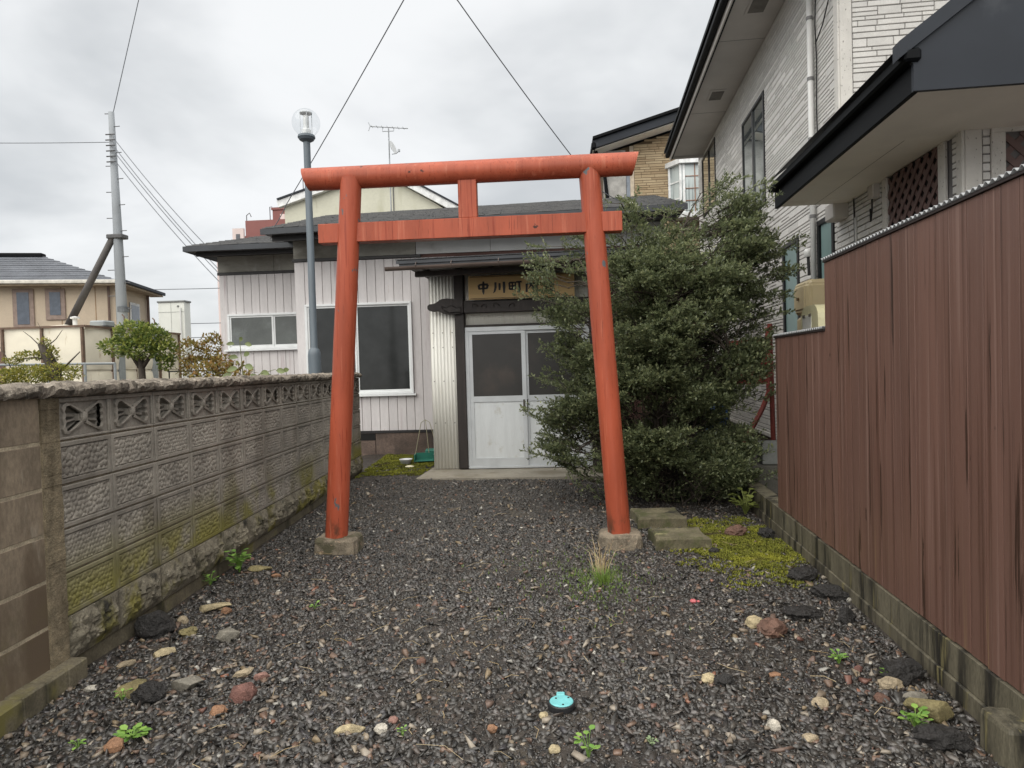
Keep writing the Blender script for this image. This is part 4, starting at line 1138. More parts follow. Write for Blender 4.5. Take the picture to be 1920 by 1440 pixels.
# pipes and boxes
m_pvc = M('white_drain_pipe', srgb(214, 214, 212), rough=.4, var=.06, scale=3)
p_ = MB().tube([(8.16, .06, 6.1), (8.16, .06, 1.2)], .032, 12).build('drain_pipe', m_pvc, gh_, smooth=True)
for z in (5.3, 4.6, 3.9, 3.0, 2.2):
    MB().tube([(8.16, .06, z), (8.16, .06, z + .04)], .037, 12).build('pipe_clip', M('pipe_clip_grey', srgb(120, 120, 120), rough=.5), p_)
m_cab = M('black_cable', srgb(24, 24, 25), rough=.6)
MB().tube([(8.02, .03, 5.6), (8.05, .035, 5.2), (8.03, .03, 4.8), (8.04, .035, 4.2), (8.02, .03, 3.4)], .009, 6).build('wall_cable', m_cab, gh_)
MB().tube([(7.5, .03, 5.35), (7.75, .05, 5.05), (8.0, .05, 4.95)], .008, 6).build('wall_cable', m_cab, gh_)
MB().tube([(7.03, .022, 3.0), (7.02, .022, 2.6), (7.03, .02, 2.0)], .007, 6).build('wall_cable', m_cab, gh_)
MB().box(6.98, 7.00, .014, .03, 1.9, 2.75).build('cable_conduit', m_pvc, gh_)
MB().tube([(5.6, .02, 3.05), (6.5, .03, 3.06), (7.3, .03, 3.04)], .01, 6).build('wall_cable', m_cab, gh_)
v = MB().box(7.20, 7.46, .0, .16, 2.80, 2.98, .015).build('vent_hood', m_sofg, gh_)
MB().box(6.45, 6.58, .0, .07, 2.82, 3.0, .01).build('junction_box', m_sofg, gh_)
MB().tube([(6.52, .05, 2.82), (6.5, .06, 2.7), (6.53, .06, 2.62), (6.56, .05, 2.74)], .008, 6).build('loose_cable', m_cab, gh_)
o_ = MB().lathe([(.005, .055), (.03, .05), (.048, .03), (.05, 0), (.04, -.04), (.035, -.05)], (8.32, .07, 2.62), 14).build('lamp_hood', m_pvc, gh_, smooth=True)
MB().tube([(8.32, .07, 2.57), (8.31, .065, 2.35)], .018, 8).build('sensor_body', m_cab, gh_)
# oil heater and tank seen over the low part of the fence
m_bei = M('beige_heater_casing', srgb(200, 184, 148), rough=.42, var=.06, scale=3)
m_crm = M('cream_meter_cover', srgb(232, 226, 186), rough=.4, var=.05, scale=3, layers=[(srgb(176, 166, 124), 6, (1, 1, .6), .58, .72)])
u = np.array([.05, 1.0]) / math.hypot(.05, 1)
def hp(s, n): return (2.7 + u[0] * s - u[1] * n, u[1] * s + u[0] * n)
hx, hy = hp(7.2, .36)
hb = thing('heater_casing', 'rounded beige outdoor heater casing beside the teal window', 'heater', (hx, hy, 1.38), math.atan2(1, .05))
me = MB().box(-.23, .23, -.16, .16, .42, .78, .05).mesh('casing')
bm = bmesh.new(); bm.from_mesh(me); bmesh.ops.bevel(bm, geom=list(bm.edges), offset=.018, segments=2, affect='EDGES'); bm.to_mesh(me); bm.free()
put('casing', me, m_bei, hb)
MB().box(.232, .30, -.12, .10, .48, .70, .01).build('side_duct', M('dark_duct', srgb(74, 70, 58), rough=.6), hb)
MB().box(-.02, .02, .161, .18, .58, .61, .006).build('latch', M('latch_metal', srgb(120, 100, 70), rough=.4, metal=.5), hb)
MB().box(-.12, .20, -.12, .13, .22, .415, .03).build('lower_duct', m_bei, hb)
MB().box(-.18, .18, -.13, .13, -1.2, .215).build('stand', m_crd, hb)
hx, hy = hp(6.55, .48)
tk = thing('cream_cabinet', 'cream round-topped cabinet with white label showing above the low fence', 'cabinet', (hx, hy, .36), math.atan2(1, .05))
prof = [(-.28, 0), (.22, 0), (.22, 1.36)] + [(.22 - .13 + .13 * math.cos(a), 1.36 + .13 * math.sin(a)) for a in np.linspace(.2, math.pi / 2, 5)] + [(-.28 + .13 + .13 * math.cos(a), 1.36 + .13 * math.sin(a)) for a in np.linspace(math.pi / 2, math.pi, 5)]
MB().prism(prof, -.15, .15, 'XZ').build('casing', m_crm, tk)
MB().box(-.10, .16, .1505, .156, 1.16, 1.40, .002).build('access_panel', M('white_access_panel', srgb(236, 236, 230), rough=.4), tk)
for x in (-.08, .10):
    MB().box(x - .03, x + .03, .1565, .164, 1.385, 1.41).build('hinge', M('grey_hinge', srgb(110, 106, 96), rough=.4), tk)

# ================================================================== OCHRE HOUSE behind
oc = thing('ochre_house', 'ochre stone-clad house with white bay window behind the grey house', 'house', (0, 19, 0))
m_och = M('ochre_stone_cladding', srgb(176, 150, 112), rough=.8, var=.1, scale=3, island=[(0, srgb(146, 126, 98)), (.5, srgb(166, 146, 116)), (1, srgb(182, 164, 134))], fine=.08)
m_whf = M('white_window_paint', srgb(228, 230, 230), rough=.45)
MB().prism([(1.42, -.1), (9, -.1), (9, 7.2), (5.2, 8.25), (1.42, 7.2)], 0, 7).build('wall_body', M('brown_joint', srgb(96, 80, 60), rough=.9), oc)
rc = [q for q in courses(2.28, 4.5, 3.6, 8.3, [], lens=(.2, .55), hs=(.06, .09, .07), rs=random.Random(21)) if q[2] + q[3] < 7.16 + .285 * (q[0] - 1.12)]
b = MB()
for (p, q, z, h) in rc: b.box(p + .006, q - .006, -.02, -.001, z + .006, z + h - .006)
o_ = b.build('cladding_stones', m_och, oc, fix=False); o_['kind'] = 'stuff'
MB().box(1.42, 2.05, -.015, -.001, 4.5, 7.3).build('grey_render', M('speckled_grey_render', srgb(168, 166, 162), rough=.85, var=.2, scale=4, fine=.15), oc)
MB().box(2.06, 2.16, -.03, -.001, 4.5, 7.2).build('drain_channel', M('blue_grey_pipe', srgb(120, 128, 138), rough=.5), oc)
MB().box(2.165, 2.275, -.025, -.001, 4.5, 7.4).build('pale_trim', M('beige_trim', srgb(190, 176, 156), rough=.7), oc)
# sloping verge of the roof
def verge(z0, z1, y0, y1, mat, name, x0=1.12, x1=5.2, sl=.285):
    A = [(x0, y0, z0), (x1, y0, z0 + sl * (x1 - x0)), (x1, y0, z1 + sl * (x1 - x0)), (x0, y0, z1)]
    MB().add(A + [(p[0], y1, p[2]) for p in A], [(0, 1, 2, 3), (7, 6, 5, 4), (0, 4, 5, 1), (1, 5, 6, 2), (2, 6, 7, 3), (3, 7, 4, 0)]).build(name, mat, oc)
verge(7.20, 7.42, -.62, -.55, m_fas, 'verge_board')
verge(7.43, 7.50, -.70, 7, m_fas2, 'roof')
verge(7.17, 7.19, -.54, -.001, m_sof, 'verge_soffit')
MB().box(1.08, 1.2, -.68, 6, 7.18, 7.36, .03).build('eave_gutter', m_fas2, oc)
MB().tube([(1.2, -.4, 7.2), (1.45, -.1, 6.7), (1.5, -.06, 6.2), (1.62, -.06, 5.2)], .05, 8).build('downpipe', m_fas2, oc)
# bay window
bay = bpy.data.objects.new('bay_window', None); COL.objects.link(bay); bay.parent = oc
def bayp(off): return [(3.22 - off, -.001), (3.48 - off * .5, -.42 - off), (4.75, -.42 - off), (4.95, -.001)]
MB().prism(bayp(.10), 6.73, 6.86, 'XY').build('bay_roof', m_whf, bay)
MB().prism(bayp(.06), 5.28, 5.42, 'XY').build('bay_base', m_whf, bay)
MB().prism(bayp(-.03), 5.421, 6.729, 'XY').build('bay_glass', M('curtained_glass', srgb(196, 206, 206), rough=.12, var=.08, scale=2, stretch=(6, 1, .3), spec=.6, layers=[(srgb(150, 160, 162), 2.2, (5, 1, .3), .5, .65)]), bay)
for (x, y) in ((3.47, -.42), (3.56, -.42), (3.235, -.04)):
    MB().box(x - .03, x + .03, y - .02, y + .03, 5.42, 6.73).build('bay_post', m_whf, bay)
m_munt = M('brown_muntin', srgb(150, 112, 92), rough=.5)
for x in (3.86, 4.30): MB().box(x - .012, x + .012, -.41, -.396, 5.42, 6.73).build('muntin', m_munt, bay)
for z in (5.74, 6.07, 6.40): MB().box(3.58, 4.75, -.408, -.394, z - .01, z + .01).build('muntin', m_munt, bay)
for z in (5.82, 6.28):
    MB().add([(3.25, -.06, z - .02), (3.46, -.40, z - .02), (3.46, -.40, z + .02), (3.25, -.06, z + .02)], [(0, 1, 2, 3)]).build('muntin', m_whf, bay)

# ================================================================== LAMP POST
lx = -2.955
lamp = thing('street_lamp', 'blue-grey lamp post with a clear round globe behind the block wall', 'street lamp', (lx, 8.0, 0))
m_lmp = M('blue_grey_post_paint', srgb(96, 106, 114), rough=.45, var=.15, scale=5, stretch=(2, 2, .3), layers=[(srgb(150, 160, 166), 5, (4, 4, .25), .66, .74)])
MB().lathe([(.078, 0), (.078, 1.56), (.074, 1.60), (.060, 1.635), (.046, 1.65), (.043, 1.66), (.041, 4.16)], (0, 0, 0), 16).build('post', m_lmp, lamp, smooth=True)
smooth_by_angle(lamp.children[0], 40)
MB().lathe([(.035, 4.14), (.085, 4.17), (.105, 4.20), (.10, 4.225), (.06, 4.235), (.05, 4.25)], (0, 0, 0), 18).build('collar', m_lmp, lamp)
gm = bpy.data.materials.new('clear_globe_glass'); gm.use_nodes = True
t_ = gm.node_tree; t_.nodes.clear()
gl = t_.nodes.new('ShaderNodeBsdfGlossy'); gl.inputs['Roughness'].default_value = .03; tr = t_.nodes.new('ShaderNodeBsdfTransparent'); tr.inputs[0].default_value = (.95, .96, .965, 1)
lw = t_.nodes.new('ShaderNodeLayerWeight'); lw.inputs[0].default_value = .3; pw = t_.nodes.new('ShaderNodeMath'); pw.operation = 'POWER'; pw.inputs[1].default_value = 3.0; ml = t_.nodes.new('ShaderNodeMath'); ml.operation = 'MULTIPLY_ADD'; ml.inputs[1].default_value = .35; ml.inputs[2].default_value = .04; ms = t_.nodes.new('ShaderNodeMixShader'); ou = t_.nodes.new('ShaderNodeOutputMaterial')
t_.links.new(lw.outputs['Facing'], pw.inputs[0]); t_.links.new(pw.outputs[0], ml.inputs[0]); t_.links.new(ml.outputs[0], ms.inputs[0]); t_.links.new(tr.outputs[0], ms.inputs[1]); t_.links.new(gl.outputs[0], ms.inputs[2]); t_.links.new(ms.outputs[0], ou.inputs[0])
MB().lathe([(.07, 4.222)] + [(.167 * math.sin(a), 4.378 - .167 * math.cos(a)) for a in np.linspace(.5, 3.1, 18)] + [(.002, 4.545)], (0, 0, 0), 28).build('globe', gm, lamp, smooth=True)
MB().lathe([(.055, 4.24), (.055, 4.29), (.034, 4.31), (.034, 4.46), (.02, 4.47)], (0, 0, 0), 14).build('bulb', M('white_bulb', srgb(226, 228, 228), rough=.3), lamp, smooth=False)
for a in (.5, 2.1, 3.64, 5.2):
    MB().tube([(.068 * math.cos(a), .068 * math.sin(a), 4.24), (.068 * math.cos(a), .068 * math.sin(a), 4.49)], .004, 6).build('guard_rod', m_alu2, lamp)
MB().lathe([(.02, 4.49), (.075, 4.488), (.075, 4.50), (.02, 4.512)], (0, 0, 0), 16).build('guard_top', m_alu2, lamp)

# ================================================================== UTILITY POLE AND WIRES
pole = thing('utility_pole', 'tall grey concrete utility pole with a slanting brace beyond the wall', 'utility pole', (-12.08, 18, 0))
m_cp = M('pole_concrete', srgb(140, 145, 150), rough=.7, var=.12, scale=1.2, stretch=(1, 1, .5), layers=[(srgb(104, 106, 106), 1.0, (1, 1, .6), .5, .7, 4.0, 8.0)])
MB().tube([(0, 0, 0), (-.05, 0, 5.2), (-.09, 0, 8.75)], [.175, .12, .075], 16).build('shaft', m_cp, pole, smooth=True)
MB().tube([(0, 0, 3.2), (0, 0, 3.35)], [.155, .155], 16).build('collar_band', M('dark_band', srgb(90, 94, 98), rough=.5), pole)
MB().tube([(-2.1, .1, 2.2), (-.14, -.05, 5.33)], [.105, .085], 12).build('brace', M('dark_brace_pole', srgb(66, 62, 60), rough=.6, var=.2, scale=3), pole, smooth=True)
MB().box(-.3, .17, -.16, .14, 5.24, 5.36, .02).build('brace_clamp', M('dark_clamp', srgb(78, 78, 80), rough=.5), pole)
m_bolt = M('step_bolt_metal', srgb(96, 96, 98), rough=.5, metal=.4)
for i in range(16):
    z = 3.3 + i * .36; s_ = -1 if i % 2 else 1; r_ = .15 - .009 * i
    MB().tube([(-.05 + s_ * r_ * .8, -.02, z), (-.05 + s_ * (r_ + .19), -.04, z)], .012, 5).build('step_bolt', m_bolt, pole)
for z in (7.35, 7.5, 7.65, 7.8, 7.95, 8.1):
    MB().tube([(-.2, -.12, z), (.06, -.12, z)], .018, 6).build('insulator', m_bolt, pole)
m_wire = M('grey_overhead_wire', srgb(104, 108, 114), rough=.6, var=.05)
def wire(label, pts, r, sag, group=None, mat=None, n=20):
    q = []
    for a, b_ in zip(pts[:-1], pts[1:]):
        for i in range(n):
            t = i / n; q.append((a[0] + (b_[0] - a[0]) * t, a[1] + (b_[1] - a[1]) * t, a[2] + (b_[2] - a[2]) * t - sag * 4 * t * (1 - t)))
    q.append(pts[-1])
    return tag(MB().tube(q, r, 5, False).build('overhead_wire', mat or m_wire, smooth=True, fix=False), label, 'wire', group)
wire('service wire rising from the hall roof corner past the lamp globe', [(-3.98, 9.35, 3.44), (-3.72, 9.2, 3.72), (-1.38, 6.5, 4.95), (.2, 4.7, 5.9)], .006, .02)
wire('service wire slanting down to the hall eave behind the gate top beam', [(1.05, 9.18, 3.50), (.55, 8.6, 3.6), (-.85, 6.5, 4.88), (-2.0, 4.8, 6.0)], .006, .03)
wire('thin wire rising from the utility pole top out of the picture', [(-12.12, 18, 8.72), (-10.6, 18, 14)], .012, 0)
wire('level wire leaving the utility pole towards the picture edge', [(-12.22, 18, 7.93), (-24, 18.5, 8.9)], .010, .1)
for lb, z0, e in (('uppermost of the slanting wires from the pole to the hall', 7.95, (-8.1, 16, 4.1)), ('second slanting wire from the pole, below the uppermost', 7.72, (-7.9, 16, 3.6)),
                  ('third slanting wire of the bundle from the pole', 7.58, (-7.85, 16, 3.45)), ('lowest slanting wire of the bundle from the pole', 7.35, (-7.85, 16, 3.25))):
    wire(lb, [(-12.03, 17.9, z0), e], .011, .12, 'slanting wires from the utility pole')
for lb, z in (('distant level wire high above the white block roof', 9.4), ('distant level wire at mid height beside the hall corner', 6.2), ('distant level wire just above the autumn shrub', 4.9)):
    wire(lb, [(-40, 60, z + .2), (-27, 60, z)], .035, .05, 'distant wires beyond the hall')
tag(MB().lathe([(.025, 0), (.03, .02), (.028, .05), (.01, .07)], (1.05, 9.17, 3.47), 10).lathe([(.02, .0), (.024, .02), (.01, .05)], (1.13, 9.17, 3.46), 10).build('wire_insulator', M('white_porcelain', srgb(235, 235, 232), rough=.2)), 'white insulator and cable ends on the hall eave', 'insulator')

# ================================================================== BACKGROUND BUILDINGS
th_ = thing('tan_house', 'tan two-storey house with dark hipped tile roof beyond the utility pole', 'house', (-17.75, 26, 0), math.radians(14))
m_tan = M('tan_siding', srgb(194, 178, 157), rough=.8, var=.05, scale=1.5, fine=.04, wave=(9, (0, 0, 1), 'Z', 0), bdist=.01)
m_tile = M('grey_roof_tile', srgb(118, 122, 130), rough=.45, var=.15, scale=1.5, fine=.1, wave=(1.1, (0, 0, 1), 'Z', .4), bump=.9, bdist=.08)
m_brk = M('dark_brick', srgb(110, 84, 82), rough=.8, var=.15, scale=3, fine=.2)
MB().box(-13, 0, 0, 3.6, 0, 5.15).build('wall', m_tan, th_)
for x in (-.75, -2.0, -4.4, -5.2):
    MB().box(x, x + .03, -.012, -.001, 2.9, 5.15).build('wall_joint', M('brown_seam', srgb(150, 124, 98), rough=.8), th_)
MB().box(-13.01, -3.0, -.02, -.001, 0, 2.55).build('brick_base', m_brk, th_)
MB().box(-.9, .012, -.02, -.001, 0, 2.6).build('brick_base', m_brk, th_)
MB().box(.001, .02, .0, 3.55, 0, 2.6).build('brick_base', m_brk, th_)
rf = MB(); e, z0 = .55, 5.15
rf.add([(-13.5, -e, z0), (e, -e, z0), (e, 4.1, z0), (-13.5, 4.1, z0), (-3.5, 1.9, 6.6), (-13.5, 1.9, 6.6)], [(0, 1, 4, 5), (1, 2, 4), (2, 3, 5, 4), (0, 3, 2, 1)])
r_ = rf.build('roof', m_tile, th_)
cs_ = MB(); nco = 13
for j in range(nco):
    t0 = j / nco; t1 = (j + 1) / nco; y0_ = -e + (1.9 + e) * t0; y1_ = -e + (1.9 + e) * t1; xr0 = e - (e + 3.5) * t0; xr1 = e - (e + 3.5) * t1; za = z0 + 1.45 * t0; zb = z0 + 1.45 * t1
    cs_.add([(-13.5, y0_, za + .045), (xr0 + .02, y0_, za + .045), (xr1, y1_, zb + .012), (-13.5, y1_, zb + .012), (-13.5, y0_, za), (xr0 + .02, y0_, za)], [(0, 1, 2, 3), (4, 5, 1, 0)])
o_ = cs_.build('tile_courses', m_tile, r_, fix=False); o_['kind'] = 'stuff'
MB().box(-5.2, -3.4, 1.7, 2.1, 6.56, 6.72, .03).build('ridge_vent', m_fas2, r_)
sg = MB()
for i in range(12):
    sg_ = MB().box(-9.3 + i * .78, -9.22 + i * .78, .5, .56, 5.45, 5.60).build('snow_guard', m_fas2, r_)
MB().box(-13.5, e + .03, -e - .10, -e, z0 - .02, z0 + .12, .02).build('gutter', M('cream_gutter', srgb(204, 200, 190), rough=.5), th_)
MB().box(e, e + .10, -e, 4.1, z0 - .02, z0 + .12, .02).build('gutter', m_fas, th_)
MB().box(-13.5, e, -e + .01, -.01, z0 - .08, z0 - .021).box(.01, e, -.009, 4.05, z0 - .08, z0 - .021).build('soffit', M('beige_soffit', srgb(176, 160, 138), rough=.8), th_)
for (x0, x1, zz0, zz1) in ((-3.72, -2.95, 3.4, 5.0), (-2.55, -1.82, 3.75, 5.0)):
    w_ = MB().box(x0, x1, -.06, -.001, zz0, zz1, .02).build('window', M('brown_window_frame', srgb(140, 122, 112), rough=.6), th_)
    MB().box(x0 + .17, x1 - .17, -.075, -.061, zz0 + .2, zz1 - .14).build('pane', M('blue_dark_glass', srgb(84, 92, 104), rough=.1, spec=.8), w_)
MB().tube([(-.2, -.12, 5.1), (-.2, -.12, 0)], .05, 8).build('downpipe', M('brown_pipe', srgb(96, 76, 66), rough=.5), th_)
MB().tube([(.1, 3.4, 5.1), (.1, 3.4, 0)], .06, 8).build('downpipe', MATS['brown_pipe'], th_)
for (yy, zz0, zz1, mm) in ((.6, 0.3, 2.1, 'w'), (2.1, .3, 2.3, 'w'), (1.4, 3.3, 4.6, 'p')):
    w_ = MB().box(.0205, .06, yy, yy + 1.1, zz0, zz1, .02).build('window', M('pale_window_frame', srgb(206, 206, 204), rough=.5), th_)
    MB().box(.061, .07, yy + .12, yy + .98, zz0 + .12, zz1 - .12).build('pane', MATS['blue_dark_glass'], w_)

wb = thing('white_block', 'narrow white rendered block beside the tan house', 'building', (-22.1, 36, 0))
m_wb = M('white_render', srgb(216, 218, 212), rough=.8, var=.05, scale=1, layers=[(srgb(192, 194, 188), 1.5, (1, 1, .3), .56, .75)])
MB().box(0, 1.5, 0, .6, 0, 5.5).build('wall', m_wb, wb)
MB().box(-.05, 1.56, -.06, .65, 5.5, 5.6, .02).build('parapet_cap', M('grey_parapet', srgb(120, 122, 122), rough=.6), wb)
MB().box(.72, .74, -.012, -.001, 0, 5.49).box(0, 1.5, -.01, -.001, 4.95, 4.98).box(0, 1.5, -.01, -.001, 2.2, 2.22).build('wall_joint', M('grey_seam', srgb(168, 170, 166), rough=.8), wb)
MB().tube([(1.3, -.06, 0), (1.3, -.06, 5.2)], .04, 8).build('downpipe', m_pvc, wb)
MB().lathe([(.06, 0), (.05, -.05), (.02, -.06)], (1.15, -.001, 5.28), 10, 'Y').build('vent_cap', MATS['grey_parapet'], wb)

ra = thing('apartment_tower', 'distant apartment block, pale walls with red top storeys and rooftop house', 'building', (-41.4, 80, 0))
m_red = M('brick_red_cladding', srgb(130, 86, 82), rough=.8, var=.06, scale=.5)
m_plw = M('pale_pink_cladding', srgb(212, 196, 192), rough=.8, var=.05, scale=.5)
MB().box(0, 2.3, 0, 30, 0, 17.2).build('pale_wall', m_plw, ra)
MB().box(2.301, 16, .3, 30, 0, 18.4).build('red_wing', m_red, ra)
MB().box(2.15, 3.55, -.05, .29, 0, 19.3).box(1.2, 2.149, 2.4, 20, 17.201, 18.6).build('pale_corner', m_plw, ra)
MB().box(2.4, 9, 3, 20, 18.401, 20.9).build('red_upper', m_red, ra)
MB().box(5.1, 8.7, 5, 14, 20.901, 22.6, .1).box(5.0, 8.8, 4.9, 14.1, 22.601, 22.9).build('rooftop_house', m_red, ra)
m_dw = M('dark_distant_window', srgb(78, 80, 86), rough=.2)
for z in np.arange(1.2, 17, 2.75):
    for x in (.25, 1.55):
        MB().box(x, x + .55, -.05, -.001, z, z + 1.5).build('window', m_dw, ra)
for z in (14.2, 17.1):
    MB().box(2.6, 3.1, -.09, -.051, z, z + 1.5).build('window', m_dw, ra)
MB().box(6.2, 6.8, 4.85, 4.899, 21.3, 22.0).box(6.95, 7.5, 4.85, 4.899, 21.3, 22.0).build('window', m_plw, ra)
MB().tube([(6.6, 8, 22.9), (6.6, 8, 25.2)], .05, 5).tube([(5.5, 8, 24.7), (7.4, 8, 24.9)], .045, 5).build('roof_antenna', m_bolt, ra)
MB().tube([(8.2, 8, 22.9), (8.2, 8, 27.6)], .06, 5).build('lightning_rod', m_bolt, ra)
MB().tube([(2.5, 3.2, 20.9), (2.5, 3.2, 21.6), (2.9, 3.2, 21.9), (3.1, 3.2, 21.4)], .06, 5).tube([(4.8, 5, 20.9), (4.8, 5, 23), (5.1, 5, 23)], .06, 5).build('roof_ladder', m_bolt, ra)

yg = thing('yellow_gable_building', 'pale yellow gabled building end above the hall roof', 'building', (-8.15, 20, 0))
m_yel = M('pale_yellow_render', srgb(204, 203, 186), rough=.85, var=.06, scale=.9, fine=.04, layers=[(srgb(182, 181, 158), 1.0, (2, 1, .35), .52, .7), (srgb(150, 146, 122), 2.2, (3, 1, .25), .64, .74)])
ap = (2.75, 7.02)
MB().prism([(0, 0), (5.12, 0), (5.12, 6.0), (4.6, 6.35), (3.3, 7.12), (2.4, 7.12), (0, 6.42)], 0, 9, 'XZ').build('wall', m_yel, yg)
def rake(p, q, w0, y0, y1, mat, name):
    d = (Vector(q) - Vector(p)).normalized(); n_ = Vector((-d.y, d.x)) * w0
    P0, P1 = Vector(p), Vector(q)
    MB().prism([tuple(P0), tuple(P1), tuple(P1 + n_), tuple(P0 + n_)], y0, y1, 'XZ').build(name, mat, yg)
m_wtr = M('white_verge', srgb(224, 226, 226), rough=.5)
rake((-.12, 6.38), (2.42, 7.14), .20, -.18, .0, m_wtr, 'verge_board')
rake((-.14, 6.59), (2.42, 7.35), .05, -.22, 9, m_fas, 'roof')
rake((3.25, 7.16), (5.28, 5.98), .20, -.18, .0, m_wtr, 'verge_board')
rake((3.25, 7.38), (5.36, 6.16), .05, -.22, 9, m_fas, 'roof')
MB().box(2.40, 3.26, -.18, 9, 7.125, 7.36).build('ridge_cap', m_wtr, yg)
MB().box(3.36, 3.385, -.03, -.001, 5, 7.1).build('wall_pipe', m_bolt, yg)
an = thing('tv_antenna', 'roof television antenna with small white dish above the gate beam', 'antenna', (-4.79, 20, 5.5))
m_ant = M('antenna_metal', srgb(150, 154, 158), rough=.4, metal=.3)
MB().tube([(0, -.3, 0), (0, -.3, 3.0)], .022, 6).build('mast', m_ant, an)
MB().tube([(-.55, -.3, 3.10), (.58, -.3, 2.98)], .016, 5).build('boom', m_ant, an)
for x in np.linspace(-.5, .45, 7):
    MB().tube([(x, -.42, 3.1 - (x + .55) * .106), (x, -.18, 3.1 - (x + .55) * .106)], .006, 4).build('element', m_ant, an)
MB().tube([(-.55, -.3, 3.1), (-.6, -.3, 3.22)], .012, 4).build('reflector', m_ant, an)
MB().tube([(-.55, -.3, 3.1), (-.6, -.3, 2.97)], .012, 4).build('reflector', m_ant, an)
MB().tube([(-.18, -.3, 3.04), (-.18, -.3, 2.93), (.16, -.3, 2.93), (.16, -.3, 3.02)], .012, 5).build('boom_bracket', m_ant, an)
ds = MB().lathe([(.003, .0), (.09, .012), (.18, .05), (.2, .062)], (0, 0, 0), 16).build('dish', M('pale_dish', srgb(206, 208, 208), rough=.4), an)
ds.rotation_euler = (R(12), R(72), 0); ds.location = (.07, -.3, 2.43)
MB().tube([(.08, -.3, 2.25), (.22, -.32, 2.26), (.30, -.34, 2.32)], .012, 5).build('feed_arm', m_ant, an)
MB().box(.27, .33, -.37, -.31, 2.3, 2.37).build('feed_horn', m_ant, an)

# panelled water tank
tank = thing('water_tank', 'cream bolted panel water tank with rusty flanges behind the wall', 'tank', (-13.05, 15, 0))
m_tkp = M('cream_tank_panel', srgb(226, 219, 200), rough=.6, var=.06, scale=2, layers=[(srgb(180, 160, 126), 2.5, (2, 2, .5), .6, .74)])
m_rus = M('rusty_flange', srgb(104, 84, 70), rough=.7, var=.25, scale=8)
m_stl = M('galvanised_post', srgb(140, 146, 148), rough=.5, var=.1, scale=3)
MB().box(.02, 1.98, .02, 3.9, .3, 2.5).build('tank_core', m_tkp, tank)
def tank_panel(o, ux, uy, w_, h_, z):
    """pressed panel with raised centre; o = corner, (ux,uy) direction"""
    n_ = (uy, -ux); vs = []; fs = []; k_ = 8
    for i in range(k_ + 1):
        for j in range(k_ + 1):
            a, c = i / k_, j / k_
            r_ = math.hypot(a - .5, c - .5); d = .045 * max(0, 1 - r_ / .48) ** .7 + (.02 * math.exp(-((r_ - .36) / .06) ** 2))
            vs.append((o[0] + ux * a * w_ + n_[0] * d, o[1] + uy * a * w_ + n_[1] * d, z + c * h_))
    for i in range(k_):
        for j in range(k_): a = i * (k_ + 1) + j; fs.append((a, a + k_ + 1, a + k_ + 2, a + 1))
    return MB().add(vs, fs).build('tank_panel', m_tkp, tank, smooth=True)
for i in range(2):
    for z in (.5, 1.58):
        tank_panel((.03 + i * .98, -.0), 1, 0, .95, 1.02, z)
for i in range(4):
    for z in (.5, 1.58):
        tank_panel((2.0, .03 + i * .98), 0, 1, .95, 1.02, z)
for x in (0, .98, 1.975):
    MB().box(x - .025, x + .025, -.05, .02, .4, 2.62).build('flange', m_rus, tank)
for y in (.98, 1.96, 2.94, 3.92):
    MB().box(1.98, 2.05, y - .025, y + .025, .4, 2.60).build('flange', m_rus, tank)
MB().box(-.03, 2.06, -.06, -.03, 2.58, 2.63).box(2.02, 2.07, -.0, 3.95, 2.58, 2.63).build('top_flange', m_rus, tank)
for (x, y) in ((.98, 1.0), (1.4, 2.6)):
    MB().add([(x - .9, y - .9, 2.6), (x + .5, y - .9, 2.6), (x + .5, y + .9, 2.6), (x - .9, y + .9, 2.6), (x - .2, y, 2.74)], [(0, 1, 4), (1, 2, 4), (2, 3, 4), (3, 0, 4)]).build('lid_panel', m_tkp, tank)
for (x, y) in ((1.25, .12), (2.0, 1.3), (2.0, 2.7)):
    MB().box(x - .05, x + .05, y - .1, y + .1, .2, 2.55).build('post', m_stl, tank)
MB().tube([(2.12, 1.5, 2.35), (2.22, 1.62, 2.35), (2.25, 1.66, 2.2), (2.25, 1.66, .2)], .045, 8).build('pipe', m_tkp, tank)
MB().tube([(1.5, .4, 2.55), (1.5, .4, 2.82)], .05, 8).lathe([(.1, 2.82), (.1, 2.86), (.02, 2.88)], (1.5, .4, 0), 10).build('breather_cap', m_pvc, tank)
MB().box(1.7, 2.1, .6, 1.0, 2.63, 2.78, .03).build('hatch', m_stl, tank)
MB().box(1.8, 2.2, 2.2, 2.6, 2.63, 2.75, .03).build('hatch', m_stl, tank)
for y in (1.6, 2.9):
    MB().tube([(1.95, y, 2.6), (1.93, y, 2.95), (1.88, y, 3.0)], .018, 5).build('vent_rod', m_rus, tank)
rl = thing('pipe_railing', 'grey pipe railing running in front of the cream water tank', 'railing', (-10.9, 14.3, 0))
for x in (-.35, .25, .75):
    MB().tube([(x, x * .6, 0), (x, x * .6, 1.72)], .03, 6).build('rail_post', m_stl, rl)
MB().tube([(-1.5, -.9, 1.72), (.75, .45, 1.70)], .028, 6).build('rail', m_stl, rl)
tr_ = thing('thin_garden_rail', 'thin dark garden rail just above the wall cap beside the round tree', 'railing', (-7.0, 11.6, 0))
MB().tube([(.0, 0, 1.45), (1.6, .1, 1.44)], .012, 5).build('rail', m_cab, tr_)
for x in (.0, .5, 1.05):
    MB().tube([(x, .05, 0), (x, .05, 1.45)], .012, 5).build('rail_post', m_cab, tr_)

